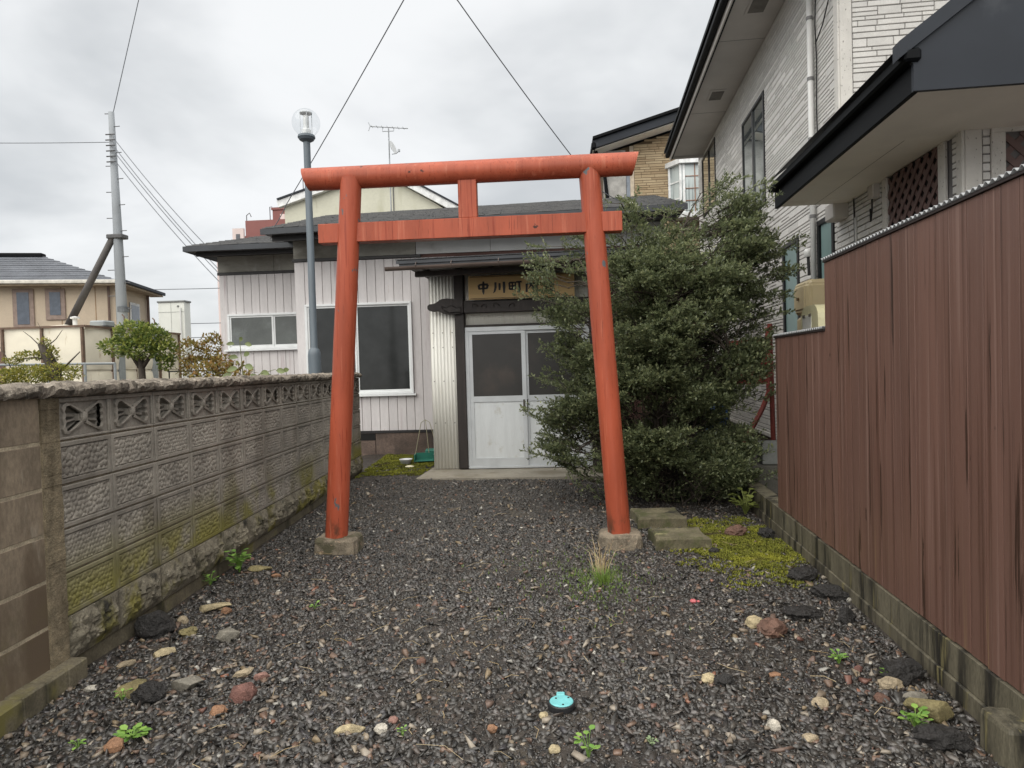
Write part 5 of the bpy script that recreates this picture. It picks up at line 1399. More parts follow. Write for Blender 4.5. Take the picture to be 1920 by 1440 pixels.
# ================================================================== VEGETATION
def leaf_quads(P, D_, size, wid, fold=.25):
    """P (n,3) bases, D_ (n,3) unit directions -> rhombic leaves"""
    n = len(P); up = np.tile(np.array([0., 0., 1.]), (n, 1)) + rng.normal(0, .45, (n, 3))
    S = np.cross(D_, up); S /= np.linalg.norm(S, axis=1)[:, None] + 1e-9
    Nn = np.cross(S, D_)
    sz = size[:, None]; w_ = (size * wid)[:, None]
    V = np.stack([P, P + D_ * sz * .5 + S * w_ + Nn * w_ * fold, P + D_ * sz, P + D_ * sz * .5 - S * w_ + Nn * w_ * fold], 1)
    return V.reshape(-1, 3), np.arange(n * 4).reshape(-1, 4)
def unit(a): return a / (np.linalg.norm(a, axis=-1, keepdims=True) + 1e-9)
m_leaf = M('small_dark_evergreen_leaf', (.05, .075, .03), transl=.42, rough=.36, var=.2, scale=3, spec=.5,
           island=[(0, (.08, .102, .055)), (.45, (.165, .195, .10)), (.8, (.22, .25, .128)), (1, (.33, .35, .18))])
m_bark = M('dark_wet_bark', srgb(66, 58, 50), rough=.8, var=.3, scale=12, stretch=(2, 2, .5), bump=.6, bscale=30, bdist=.008)
SIL = np.array([(0.11, 2.63), (0.37, 2.7), (0.58, 2.82), (0.74, 2.93), (0.84, 2.7), (1.04, 2.64), (1.09, 2.86), (1.18, 2.66), (1.35, 2.71), (1.5, 2.65), (1.6, 2.77), (1.66, 3.06), (1.73, 2.77), (1.86, 3.0), (2.05, 2.94),
    (2.0, 2.65), (2.12, 2.49), (2.19, 2.34), (2.24, 2.13), (2.09, 1.93), (2.18, 1.78), (2.03, 1.53), (2.07, 1.32), (1.97, 1.07), (1.76, .92), (1.81, .71), (1.91, .55), (1.93, .24), (1.85, .06), (1.44, .04), (.98, .05), (.72, .05),
    (.36, .13), (.1, .27), (-.26, .6), (-.15, .81), (-.33, .94), (-.09, 1.07), (-.24, 1.2), (-.03, 1.33), (-.18, 1.54), (-.02, 1.7), (-.17, 1.83), (-.01, 2.01), (-.27, 2.1), (-.5, 2.21), (-.29, 2.31), (-.21, 2.38), (0, 2.32), (.11, 2.47)])
def in_poly(px, pz, poly):
    c = np.zeros(len(px), bool); n = len(poly)
    for i in range(n):
        x1, z1 = poly[i]; x2, z2 = poly[i - 1]
        k = (z1 > pz) != (z2 > pz)
        with np.errstate(divide='ignore', invalid='ignore'):
            c ^= k & (px < (x2 - x1) * (pz - z1) / (z2 - z1 + 1e-12) + x1)
    return c
def edge_d(px, pz, poly):
    d = np.full(len(px), 9.0); n = len(poly)
    for i in range(n):
        a = poly[i]; b = poly[i - 1]; ab = b - a; t = np.clip(((px - a[0]) * ab[0] + (pz - a[1]) * ab[1]) / (ab @ ab), 0, 1)
        d = np.minimum(d, np.hypot(px - a[0] - t * ab[0], pz - a[1] - t * ab[1]))
    return d
tree = thing('evergreen_tree', 'bushy small-leaved evergreen tree half covering the hall door', 'tree', (.95, 6.7, 0))
T0 = np.array([.95, 6.7, 0.])
n = 17000
px = rng.uniform(-.55, 2.3, n); pz = np.where(rng.random(n) < .85, rng.uniform(.02, 3.1, n), rng.uniform(.02, .8, n))
k = in_poly(px, pz, SIL); px, pz = px[k], pz[k]
# clumped density: keep where a 3D-ish noise is high, always near the outline tips
ed = edge_d(px, pz, SIL)
dep = np.minimum(1.0, 1.25 * np.sqrt(ed + .01))
uu = np.sign(rng.uniform(-1, .8, len(px))) * rng.uniform(.12, 1, len(px)) ** .6
py = 6.62 + uu * dep * .92
cl = np.array([nz(a * 1.7, b * 1.7, c * 2.9) + .4 * nz(a * 4, b * 4, c * 6) for a, b, c in zip(px, py, pz)])
k = (cl > .03) & (rng.random(len(px)) < .30 + .7 * np.clip(ed / .40, 0, 1))
k &= ~((px < .95) & (py > 7.25))
k &= (pz < 2.3) | (px > 1.3) | (rng.random(len(px)) < .55)
k &= (px > -.30) | (pz < 2.0)
k &= (pz > .22) | (rng.random(len(px)) < .8)
px, py, pz, ed = px[k][:2200], py[k][:2200], pz[k][:2200], ed[k][:2200]
tips = np.stack([px, py, pz], 1)
# long leaders that stick out of the outline
cen = np.array([1.0, 1.45]); ex = []
for q in SIL:
    v_ = unit(q - cen)
    if q[1] < .2: continue
    for k_ in range(3):
        o2 = q + v_ * rng.uniform(-.12, .10) + rng.normal(0, .06, 2)
        ex.append((o2[0], 6.5 + rng.uniform(-.35, .35), o2[1]))
ex = [e_ for e_ in ex if not (e_[0] < -.40 and e_[2] > 1.95)]
tips = np.concatenate([tips, np.array(ex)]); px, py, pz = tips.T
ax = np.stack([np.full(len(px), .98) + .35 * (px - .98), 6.65 + .3 * (py - 6.65), np.maximum(.08, pz - .06 - .22 * rng.random(len(px)))], 1)
dirs = unit(tips - ax + rng.normal(0, .12, tips.shape)); dirs[:, 2] += .10; dirs = unit(dirs)
sl_ = rng.uniform(.18, .36, len(px)); sl_[-len(ex):] = rng.uniform(.25, .42, len(ex))
LP, LD = [], []
tw = MB()
for i in range(len(tips)):
    d = dirs[i]; L = sl_[i]; root = tips[i] - d * L
    side = unit(np.cross(d, [0, 0, 1.]) + rng.normal(0, .25, 3)); upv = unit(np.cross(side, d))
    tw.tube([root - d * .12, root + d * L * .5 + np.array([0, 0, .01]), tips[i]], [.004, .0025, .001], 3, False)
    nt_ = 15
    for j in range(nt_):
        t = .08 + .92 * j / nt_; s = 1 if j % 2 else -1
        o = root + d * L * t; ln = (.05 + .10 * rng.random()) * (1.15 - .7 * t)
        td = unit(d * .6 + side * s * rng.uniform(.4, 1) + upv * rng.normal(.18, .4))
        q = 7
        tt = np.linspace(.15, 1, q)[:, None]
        LP.append(o + td * ln * tt); LD.append(unit(td + side * (np.where(np.arange(q) % 2, 1, -1) * .8)[:, None] + rng.normal(0, .4, (q, 3)) + np.array([0, 0, .25])))
    tt = np.linspace(.3, 1, 10)[:, None]
    LP.append(root + d * L * tt); LD.append(unit(d + rng.normal(0, .7, (10, 3))))
LP = np.concatenate(LP); LD = np.concatenate(LD)
V, F = leaf_quads(LP - T0, LD, rng.uniform(.020, .040, len(LP)), .27)
crown = np_mesh('crown', V, F, m_leaf, tree)
# stems and limbs
stems = []
tk_ = MB()
for (ex, ey, ez, r_) in ((.25, 6.4, 2.35, .030), (.75, 6.8, 2.7, .034), (1.2, 6.5, 2.6, .036), (1.75, 6.7, 2.9, .036), (1.95, 6.9, 2.3, .028), (.1, 6.5, 1.5, .024), (1.6, 6.2, 1.4, .022), (1.0, 6.1, 1.9, .028)):
    b0 = Vector((.95 + random.uniform(-.09, .09), 6.7 + random.uniform(-.08, .08), 0)); e = Vector((ex, ey, ez)); pts = []
    for i in range(9):
        t = i / 8; p = b0.lerp(e, t); out = math.sin(t * math.pi) * .10
        p += Vector((nz(t * 3, ex * 3) * .10, nz(t * 3, ey * 5 + 4) * .08, out)); pts.append(p)
    stems += [np.array(p) for p in pts[1:]]
    tk_.tube([p - Vector(T0) for p in pts], [r_ * (1 - .75 * i / 8) for i in range(9)], 7)
tk_.build('trunk', m_bark, tree, smooth=True)
stems = np.array(stems)
for i in range(len(tips)):
    root = tips[i] - dirs[i] * (sl_[i] + .1)
    d2 = ((stems - root) ** 2).sum(1) + .6 * np.maximum(0, stems[:, 2] - root[2]); s = stems[d2.argmin()]
    if i % 2 == 0:
        m_ = (s + root) / 2 + np.array([0, 0, .03]); tw.tube([s, m_, root], [.010, .008, .006], 4, False)
tw.v = [(a - T0[0], b - T0[1], c - T0[2]) for a, b, c in tw.v]
tw.build('limbs', m_bark, tree, smooth=True, fix=False)

def blob_plant(name, label, cat, base, trunk, lobes, leaf, mat, nleaf, group=None, up=.4, wid=.3):
    t = thing(name, label, cat, base, group=group); LPs, LDs = [], []
    for (cx, cy, cz, rx, ry, rz) in lobes:
        m = int(nleaf * rx * rz); v = unit(rng.normal(0, 1, (m, 3))); r_ = rng.uniform(.45, 1.0, m) ** .6
        lump = 1 + .22 * np.sin(v[:, 0] * 7 + cx * 9) * np.sin(v[:, 2] * 6 + v[:, 1] * 5 + cz)
        p = v * r_[:, None] * lump[:, None] * np.array([rx, ry, rz]) + np.array([cx, cy, cz])
        LPs.append(p); LDs.append(unit(v + rng.normal(0, .7, (m, 3)) + np.array([0, 0, up])))
    V, F = leaf_quads(np.concatenate(LPs), np.concatenate(LDs), rng.uniform(leaf * .7, leaf * 1.3, sum(len(a) for a in LPs)), wid)
    np_mesh('crown', V, F, mat, t)
    b = MB()
    for seg in trunk: b.tube(seg[0], seg[1], 7)
    b.build('trunk', m_bark, t, smooth=True)
    return t
m_lf1 = M('bright_green_leaf', (.12, .17, .04), transl=.35, rough=.4, var=.15, scale=2, island=[(0, (.07, .11, .03)), (.4, (.16, .22, .05)), (1, (.38, .40, .10))])
blob_plant('round_tree', 'small round-clipped tree with bright green crown behind the wall', 'tree', (-7.1, 11, 0),
           [([(0, 0, 0), (.02, 0, .9), (.0, 0, 1.75)], [.085, .07, .05]), ([(0, 0, 1.5), (-.3, 0, 1.95)], [.04, .02]), ([(0, 0, 1.5), (.28, .05, 1.9)], [.04, .02])],
           [(-.10, 0, 2.12, .30, .28, .20), (-.42, 0, 1.90, .26, .25, .15), (.18, .05, 2.02, .32, .28, .22), (.42, 0, 1.80, .20, .22, .18), (.0, -.1, 1.86, .36, .3, .18), (.45, 0, 1.60, .13, .14, .12)],
           .060, m_lf1, 15000)
m_lf2 = M('yellow_green_scale_leaf', (.22, .22, .04), transl=.35, rough=.5, var=.15, scale=2, island=[(0, (.12, .15, .04)), (.5, (.26, .26, .05)), (1, (.42, .36, .07))])
blob_plant('golden_shrub', 'low yellow-green shrub around a leaning stump above the wall cap', 'shrub', (-8.75, 10.8, 0),
           [([(.35, 0, 0), (.25, 0, 1.5), (.12, 0, 1.8), (.02, 0, 1.98)], [.11, .10, .085, .05]), ([(.3, -.05, 1.45), (.5, -.05, 1.6), (.75, -.05, 1.82)], [.022, .016, .008]),
            ([(.2, 0, 1.7), (-.1, 0, 1.75), (-.5, 0, 1.72)], [.016, .012, .006]), ([(.1, 0, 1.85), (-.15, 0, 2.1), (-.28, 0, 2.2)], [.010, .007, .004]), ([(.1, 0, 1.9), (.3, 0, 2.05), (.42, .0, 2.2)], [.010, .007, .004]),
            ([(-.5, 0, 1.5), (-.62, 0, 1.8), (-.75, 0, 2.0)], [.008, .006, .003]), ([(.1, 0, 1.9), (.05, 0, 2.2), (-.02, 0, 2.35)], [.008, .005, .003])],
           [(-.75, 0, 1.42, .55, .3, .15), (-.2, 0, 1.46, .45, .3, .15), (.35, -.1, 1.47, .42, .3, .16), (.22, 0, 1.78, .09, .1, .16), (-.2, 0, 1.78, .26, .12, .07), (-.5, 0, 1.70, .2, .1, .05), (.1, 0, 2.0, .08, .08, .07)],
           .042, m_lf2, 22000)
m_lf3 = M('autumn_leaf', (.25, .16, .05), transl=.35, rough=.55, var=.15, scale=2, island=[(0, (.13, .09, .03)), (.35, (.30, .22, .06)), (.7, (.20, .20, .05)), (1, (.40, .20, .06))])
blob_plant('autumn_shrub', 'yellowing twin-topped shrub between the white block and the hall corner', 'shrub', (-5.95, 11, 0),
           [([(0, 0, 0), (-.2, 0, 1.6)], [.04, .02]), ([(0, 0, 0), (.2, 0, 1.6)], [.04, .02])],
           [(-.26, 0, 1.78, .20, .2, .20), (.16, 0, 1.84, .25, .22, .22), (-.1, 0, 1.5, .35, .25, .2), (.35, 0, 1.5, .25, .2, .18)], .050, m_lf3, 15000)
blob_plant('rust_leaf_plant', 'low rusty brown leafy plant under the frosted hall window', 'shrub', (-5.3, 10.2, 0),
           [([(0, 0, 0), (0, 0, 1.4)], [.02, .01]), ([(.1, 0, 0), (.35, 0, 1.5)], [.015, .008])],
           [(-.15, 0, 1.42, .35, .2, .13), (.28, 0, 1.42, .25, .2, .12), (.05, 0, 1.58, .14, .12, .08)], .075, m_lf3, 5000)
# tall plant with large oval leaves
lp_ = thing('broad_leaf_plant', 'tall plant with big green oval leaves by the frosted hall window', 'plant', (-4.55, 9.4, 0))
m_lf4 = M('broad_green_leaf', (.10, .13, .05), rough=.5, var=.3, scale=5, island=[(0, (.07, .10, .04)), (.6, (.14, .17, .06)), (1, (.30, .14, .05))])
st_ = MB(); st_.tube([(0, 0, 0), (.02, 0, 1.2), (-.02, 0, 1.85)], [.012, .009, .004], 6).tube([(.0, 0, 1.1), (.25, 0, 1.35), (.5, .0, 1.42)], [.008, .006, .004], 5)
st_.build('stem', M('green_stem', (.12, .13, .05), rough=.6), lp_)
for (x, z, a, l_) in ((.03, 1.62, .9, .15), (-.05, 1.60, 2.5, .14), (.03, 1.48, .2, .17), (-.06, 1.45, 2.9, .16), (.12, 1.36, -.5, .2), (.26, 1.36, .5, .18), (.34, 1.34, -.3, .2), (.5, 1.40, .3, .16), (-.15, 1.38, 3.4, .18), (-.02, 1.83, 1.2, .12), (-.10, 1.80, 2.6, .12), (.05, 1.80, .2, .13), (.6, 1.38, .8, .14)):
    d = Vector((math.cos(a), -.25, math.sin(a) * .8 - .15)).normalized(); sd_ = d.cross(Vector((0, -1, .3))).normalized(); vs = []; ww = [0, .20, .27, .22, 0]
    o = Vector((x, 0, z))
    L1 = [o + d * l_ * t + Vector((0, 0, -.25 * l_ * t * t)) for t in (0, .25, .5, .75, 1)]
    vs = [L1[0]] + [L1[i] + sd_ * l_ * ww[i] for i in (1, 2, 3)] + [L1[4]] + [L1[i] - sd_ * l_ * ww[i] for i in (3, 2, 1)] + [L1[i] + Vector((0, .012, -.01)) for i in (1, 2, 3)]
    MB().add(vs, [(0, 1, 8), (0, 8, 7), (1, 2, 9, 8), (8, 9, 6, 7), (2, 3, 10, 9), (9, 10, 5, 6), (3, 4, 10), (10, 4, 5)]).build('leaf', m_lf4, lp_, smooth=True)

def weed(label, x, y, sz, nl, seed, mat, hgt=.5, tall=0.0):
    rs = random.Random(seed); z = float(ghw(np.array(x), np.array(y))) + .012
    t = thing('weed', label, 'weed', (x, y, z), rs.uniform(0, 6), 'weeds sprouting in the gravel'); b = MB()
    for i in range(nl):
        a = i * 2.4 + rs.uniform(-.3, .3); r_ = sz * .5 * rs.uniform(.35, 1); h = sz * hgt * rs.uniform(.25, 1) + tall * rs.random()
        c = Vector((math.cos(a) * r_ * .6, math.sin(a) * r_ * .6, h)); d = Vector((math.cos(a), math.sin(a), rs.uniform(-.1, .5))).normalized(); s_ = Vector((-math.sin(a), math.cos(a), 0))
        l_ = sz * rs.uniform(.2, .3); w_ = l_ * .36
        b.add([c, c + d * l_ * .35 + s_ * w_, c + d * l_ * .75 + s_ * w_ * .8, c + d * l_ + Vector((0, 0, -.1 * l_)), c + d * l_ * .75 - s_ * w_ * .8, c + d * l_ * .35 - s_ * w_], [(0, 1, 2, 3, 4, 5)])
        b.tube([(0, 0, -.02), (c.x * .5, c.y * .5, h * .7), tuple(c)], sz * .008 + .0006, 3, False)
    b.build('leaves', mat, t, smooth=True, fix=False)
m_wd = M('fresh_weed_green', (.16, .30, .05), rough=.45, var=.15, scale=20, island=[(0, (.11, .23, .04)), (1, (.24, .40, .08))])
weed('leafy bright green weed clump at the foot of the block wall', -2.22, 4.43, .19, 34, 1, m_wd, .75)
weed('smaller green weed beside the leafy clump at the wall foot', -2.28, 4.16, .11, 16, 2, m_wd, .6)
weed('single small green sprout in open gravel near the gate pillar', -1.41, 3.68, .085, 8, 3, m_wd, .3)
weed('tiny weed tucked behind the grey rubble by the wall', -1.86, 2.66, .07, 8, 4, m_wd, .5)
weed('four-leaf sprout in the front corner by the wall ledge', -1.78, 2.29, .07, 8, 5, m_wd, .3)
weed('tiny sprout beside the long flat pale stone', -.60, 2.38, .05, 6, 6, m_wd, .6)
weed('round-leaved light green weed by the fence footing', 1.27, 2.5, .12, 20, 7, m_wd, .5)
weed('small weed next to the tan pebble near the fence', 1.34, 2.88, .06, 8, 8, m_wd, .6)
weed('greyish star-shaped weed in the front gravel', .30, 2.38, .055, 9, 9, M('grey_green_leaf', (.2, .27, .14), rough=.6), .2)
weed('upright leaning green sprout at the picture bottom', .07, 2.29, .11, 9, 10, m_wd, .5, .05)
weed('cluster of tiny seedlings in the gravel near the fence', 1.22, 3.05, .10, 14, 12, m_wd, .4)
weed('low pale weed film round an orange pebble by the wall', -1.62, 2.36, .13, 26, 13, m_wd, .15)
weed('small plant in dim corner at the end of the fence', 1.62, 6.0, .34, 26, 14, M('dim_yellow_green_leaf', (.17, .2, .05), rough=.5, var=.2, scale=10), .6)
# dry grass clump
gr_ = thing('dry_grass_clump', 'clump of dry straw-coloured grass with green blades before the gate pillar', 'grass clump', (.25, 4.2, 0))
for nm, nb, mt, hh, spr, off in (('dry_blades', 45, m_straw, .24, .6, .1), ('green_blades', 130, m_seed, .12, .9, -.05)):
    b = MB()
    for i in range(nb):
        a = random.uniform(0, 6.28); r0 = abs(random.gauss(0, .05)); h = hh * random.uniform(.3, 1); lean = random.uniform(.15, spr) * (2.2 if random.random() < .25 else 1)
        x0, y0 = r0 * math.cos(a), r0 * 1.2 * math.sin(a) + off; dx, dy = math.cos(a) * lean * h, math.sin(a) * lean * h; w_ = .0016
        p = [(x0, y0, -.01), (x0 + dx * .3, y0 + dy * .3, h * .6), (x0 + dx, y0 + dy, h * (1 if lean < .6 else .75))]
        b.add([(p[0][0] - w_, p[0][1], p[0][2]), (p[0][0] + w_, p[0][1], p[0][2]), (p[1][0] + w_ * .8, p[1][1], p[1][2]), (p[1][0] - w_ * .8, p[1][1], p[1][2]), p[2]], [(0, 1, 2, 3), (3, 2, 4)])
    b.build(nm, mt, gr_, fix=False)

# ================================================================== STONES AND SMALL THINGS
ICO = None
def ico_mesh(seed, sx, sy, sz, rough=.18, f=1.6, sub=2, flat=False):
    bm = bmesh.new(); bmesh.ops.create_icosphere(bm, subdivisions=sub, radius=1)
    for v in bm.verts:
        d = 1 + rough * nz(v.co.x * f + seed * 3.1, v.co.y * f, v.co.z * f) * 1.6 + rough * .6 * nz(v.co.x * f * 2.6, v.co.y * f * 2.6 + seed, v.co.z * f * 2.6)
        v.co *= d
        if flat: 
            q = max(abs(v.co.x), abs(v.co.y)); 
            v.co.z = max(-.7, min(.7, v.co.z * 1.3))
        v.co.x *= sx / 2; v.co.y *= sy / 2; v.co.z *= sz / 2
    me = bpy.data.meshes.new('rock'); bm.to_mesh(me); bm.free()
    return me
def hull_mesh(seed, sx, sy, sz, n=20):
    rs = np.random.default_rng(seed + 100); v = unit(rs.normal(0, 1, (n, 3))) * rs.uniform(.82, 1.1, (n, 1)); v[:, 2] = np.clip(v[:, 2], -.75, .62 + .25 * rs.random())
    bm = bmesh.new()
    for q in v: bm.verts.new((q[0] * sx / 2, q[1] * sy / 2, q[2] * sz / 2 * 1.2))
    r_ = bmesh.ops.convex_hull(bm, input=list(bm.verts)); bmesh.ops.delete(bm, geom=[g for g in r_['geom_interior'] if isinstance(g, bmesh.types.BMVert)], context='VERTS')
    bmesh.ops.bevel(bm, geom=list(bm.edges), offset=min(sx, sy, sz) * .05, segments=1, affect='EDGES', clamp_overlap=True)
    me = bpy.data.meshes.new('rock'); bm.to_mesh(me); bm.free(); return me
def rock_mat(name, c, **k):
    d = dict(rough=.72, var=.3, scale=22, fine=.3, bump=.8, bscale=70, bdist=.012); d.update(k)
    return M(name, c, **d)
m_tanst = rock_mat('tan_stone', srgb(160, 146, 122)); m_grst = rock_mat('grey_concrete_rubble', srgb(136, 131, 120)); m_ylst = rock_mat('yellowish_stone', srgb(172, 158, 126))
m_rdst = rock_mat('red_brown_stone', srgb(116, 82, 74), layers=[(srgb(196, 150, 136), 60, (1, 1, 1), .6, .7)]); m_orst = rock_mat('orange_stone', srgb(146, 110, 84)); m_whst = rock_mat('white_stone', srgb(178, 172, 160))
m_slag = rock_mat('black_slag', (.034, .032, .031), rough=.4, bump=1.0, bscale=45, bdist=.03); m_olst = rock_mat('olive_stone', srgb(130, 120, 84)); m_brst = rock_mat('brown_stone', srgb(104, 78, 66)); m_pkst = rock_mat('pink_stone', srgb(142, 108, 98))
def stone(label, x, y, sx, sy, sz, seed, mat, rz=0, rough=.16, f=1.5, group='loose stones on the gravel', name='stone', flat=False, cat='stone', z=None):
    if mat is m_slag: sz *= 1.2
    if rough > .27: rough, f = .21, 2.0
    me = ico_mesh(seed, sx, sy, sz, rough, f, 4 if rough > .2 else 3, flat) if (rough == .21 or 'round' in label or 'smooth' in label or 'pebble' in label) else hull_mesh(seed, sx, sy, sz, 14 if flat else 20)
    o = put(name, me, mat, None, (x, y, (float(ghw(np.array(x), np.array(y))) + sz * .30 if z is None else z)), (0, random.uniform(-.1, .1), rz))
    return tag(smooth_by_angle(o, 24), label, cat, group)
stone('long cream wedge-shaped stone near the wall foot', -2.02, 3.72, .21, .10, .055, 1, m_ylst, .1, flat=True)
stone('round cream pebble below the long cream wedge stone', -2.10, 3.53, .06, .055, .05, 2, m_tanst)
stone('orange-brown pebble beside the long cream wedge stone', -1.92, 3.66, .06, .05, .045, 3, m_orst)
stone('dark round slag lump against the wall base', -2.16, 3.36, .19, .15, .13, 4, m_slag, .4, .2)
stone('angular grey stone on open gravel near the wall', -1.71, 3.28, .14, .12, .075, 5, m_grst, .5, .22)
stone('yellowish flat stone below the dark slag lump', -1.95, 3.10, .115, .09, .045, 6, m_ylst, .6, flat=True)
stone('rough brown pebble between dark lump and grey stone', -1.96, 3.34, .09, .06, .05, 7, m_olst, .2, .25)
stone('thin tan flake at the wall ledge end', -2.06, 2.98, .10, .05, .03, 8, m_tanst, .7)
stone('flat grey concrete fragment in the front gravel by the wall', -1.64, 2.76, .18, .13, .06, 9, m_grst, -.2, .14, flat=True)
stone('brownish rubble piece next to the flat grey fragment', -1.86, 2.72, .14, .12, .07, 10, m_olst, .6, .25)
stone('black porous slag lump beside the brownish rubble', -1.74, 2.66, .13, .10, .08, 11, m_slag, .2, .30, 3.4)
stone('large red-brown speckled stone in the front gravel', -1.33, 2.65, .125, .10, .09, 12, m_rdst, .8, .2)
stone('orange pebble touching the red-brown speckled stone', -1.38, 2.54, .065, .05, .045, 13, m_orst, .3)
stone('orange pebble in the low weed film by the wall', -1.64, 2.29, .065, .06, .055, 14, m_orst)
stone('long flat pale stone in the front gravel', -.80, 2.40, .14, .05, .04, 15, m_ylst, .25, .12)
stone('round white pebble beside the long flat pale stone', -.69, 2.41, .05, .045, .04, 16, m_whst)
stone('small pink pebble next to the round white pebble', -.66, 2.48, .038, .035, .03, 17, m_pkst)
stone('brown weathered wood-like chunk by the weeds', -2.08, 4.43, .18, .06, .05, 18, m_olst, .2, .15)
stone('orange brick crumb near the wood-like chunk', -1.90, 4.30, .08, .06, .03, 19, m_orst)
stone('pink-orange brick crumb nearest the wall foot', -2.28, 4.72, .08, .06, .035, 20, m_pkst)
stone('white angular chip in the gravel left of the red stone', -1.60, 2.93, .07, .04, .02, 21, m_whst, .1)
stone('white and red chip at the corner of the wall ledge', -2.06, 2.74, .06, .05, .03, 22, m_whst, .5)
stone('pinkish broken shard near the grey fragment', -1.33, 2.82, .075, .05, .04, 23, m_pkst, .4, .25)
stone('tan flat stone above the pinkish shard', -1.43, 2.86, .10, .05, .04, 24, m_tanst, .6)
stone('round tan stone on top of the dark rubble heap', .97, 3.47, .09, .085, .07, 25, m_ylst)
stone('brown broken rubble beside the round tan stone', 1.03, 3.38, .15, .12, .09, 26, m_brst, .5, .3)
stone('black slag lump on the mossy edge by the fence', 1.46, 4.16, .18, .13, .08, 27, m_slag, .3, .30, 3.4)
stone('long black slag lump against the fence footing', 1.50, 3.86, .19, .12, .07, 28, m_slag, -.4, .30, 3.4)
stone('small upright black stone near the fence footing', 1.44, 3.50, .09, .07, .08, 29, m_slag, .3, .3)
stone('black rubble heap between the tan stone and the fence', 1.26, 3.60, .20, .14, .05, 30, m_slag, .2, .32, 3.6)
stone('flat grey slab fragment leaning near the fence', 1.37, 2.70, .14, .10, .035, 31, m_grst, .7, .14, flat=True)
stone('large olive boulder at the fence foot', 1.36, 2.58, .17, .12, .09, 32, m_olst, -.5, .2)
stone('black slag pile above the olive boulder', 1.41, 2.88, .17, .13, .08, 33, m_slag, .3, .32, 3.6)
stone('black slag pile below the round-leaved weed', 1.30, 2.40, .17, .11, .07, 34, m_slag, -.3, .32, 3.6)
stone('tan pebble under the small weed near the fence', 1.33, 2.81, .10, .07, .05, 35, m_tanst, .2)
stone('round cream pebble in the middle front gravel', .76, 2.49, .052, .05, .045, 36, m_whst)
stone('flat pale pebble with a white disc beside it', .86, 2.41, .055, .04, .03, 37, m_tanst)
stone('pale two-tone pebble beside a black lump in the middle', .60, 2.85, .06, .05, .05, 38, m_ylst, .3, .2)
stone('black lump beside the pale two-tone pebble', .665, 2.83, .085, .06, .05, 39, m_slag, .3, .30, 3.4)
stone('pale greenish pebble left of the flat slab fragment', .99, 2.66, .065, .06, .045, 40, m_tanst)
stone('reddish oval pebble standing near the fence', 1.27, 2.97, .05, .03, .03, 41, m_rdst, .9)
stone('orange flat pebble in the middle of the front gravel', .90, 2.93, .05, .035, .02, 42, m_orst)
stone('brown rubble lump sitting on the bright moss', 1.34, 5.25, .17, .12, .09, 43, m_brst, .2, .3, 2.5)
stone('black lump on the moss beside the fence footing', 1.56, 5.22, .12, .10, .08, 44, m_slag, .1, .28, 3.4)
stone('smooth dark pebble at the corner of the front stone block', 1.06, 4.74, .08, .06, .04, 45, m_slag, .4, .1)
stone('rusty broken shard near the middle straw', -.66, 3.00, .05, .04, .045, 46, m_brst, .4, .25)
stone('orange round pebble in the centre front gravel', -.28, 2.46, .038, .036, .034, 47, m_orst)
stone('cream lump at the bottom middle of the gravel', -.05, 2.33, .055, .04, .035, 48, m_ylst, .3, .2)
stone('cream pebble resting against the turquoise valve cover', -.09, 2.575, .035, .03, .028, 49, m_ylst)
stone('purple-brown stone by the fence among rubble', 1.24, 2.70, .09, .06, .04, 50, m_brst, .5)
# mossy stone blocks behind the right pillar
m_msb = M('mossy_cut_stone', srgb(100, 94, 74), rough=.85, var=.3, scale=7, fine=.25, bump=.5, bscale=70, bdist=.006,
          layers=[(srgb(74, 76, 46), 5, (1, 1, 1), .48, .62), (srgb(150, 146, 104), 8, (1, 1, 1), .6, .7), (srgb(44, 42, 34), 4, (1, 1, .7), .56, .68)])
def cut_block(label, x, y, w_, d_, h, rz, seed):
    b = rough_block(0, 0, w_, d_, h, seed, n=8, z0=-.04, amp=.005)
    for i, (vx, vy, vz) in enumerate(b.v):
        # square the plan
        m = max(abs(vx) / (w_ / 2), abs(vy) / (d_ / 2), 1e-6); e = (abs(vx / (w_ / 2)) ** 4 + abs(vy / (d_ / 2)) ** 4) ** .25
        b.v[i] = (vx * e / m if m > .1 else vx, vy * e / m if m > .1 else vy, vz)
    o = b.build('stone_block', m_msb); o.location = (x, y, 0); o.rotation_euler = (0, 0, rz)
    tag(o, label, 'stone block', 'mossy cut stone blocks')
cut_block('mossy square stone block beside the right gate pillar, the front one', .86, 4.98, .36, .30, .095, .03, 5)
cut_block('mossy square stone block behind the front one, half under the tree', .80, 5.62, .36, .36, .105, .05, 9)
# turquoise valve cover
vc = thing('valve_cover', 'turquoise round water valve cover with black rim in the gravel', 'valve cover', (-.02, 2.65, -.002))
m_trq = M('turquoise_plastic', srgb(112, 186, 190), rough=.5, var=.1, scale=30, bump=.3, bscale=120, bdist=.002)
MB().lathe([(.048, -.03), (.055, -.03), (.055, .007), (.053, .010), (.049, .010)], (0, 0, 0), 28).build('rim', M('black_plastic_rim', (.02, .02, .022), rough=.4), vc)
MB().lathe([(.001, .0), (.047, .0), (.0475, .012), (.044, .0145), (.001, .0145)], (0, 0, 0), 28).build('lid', m_trq, vc)
MB().box(-.020, .014, .040, .066, .006, .018, .003).build('hinge_tab', m_trq, vc)
for (x, y) in ((-.022, .016), (.028, .022), (.006, -.034)):
    MB().lathe([(.001, .0146), (.0045, .0146), (.0045, .016), (.001, .016)], (x, y, 0), 8).build('lid_slot', MATS['black_plastic_rim'], vc)
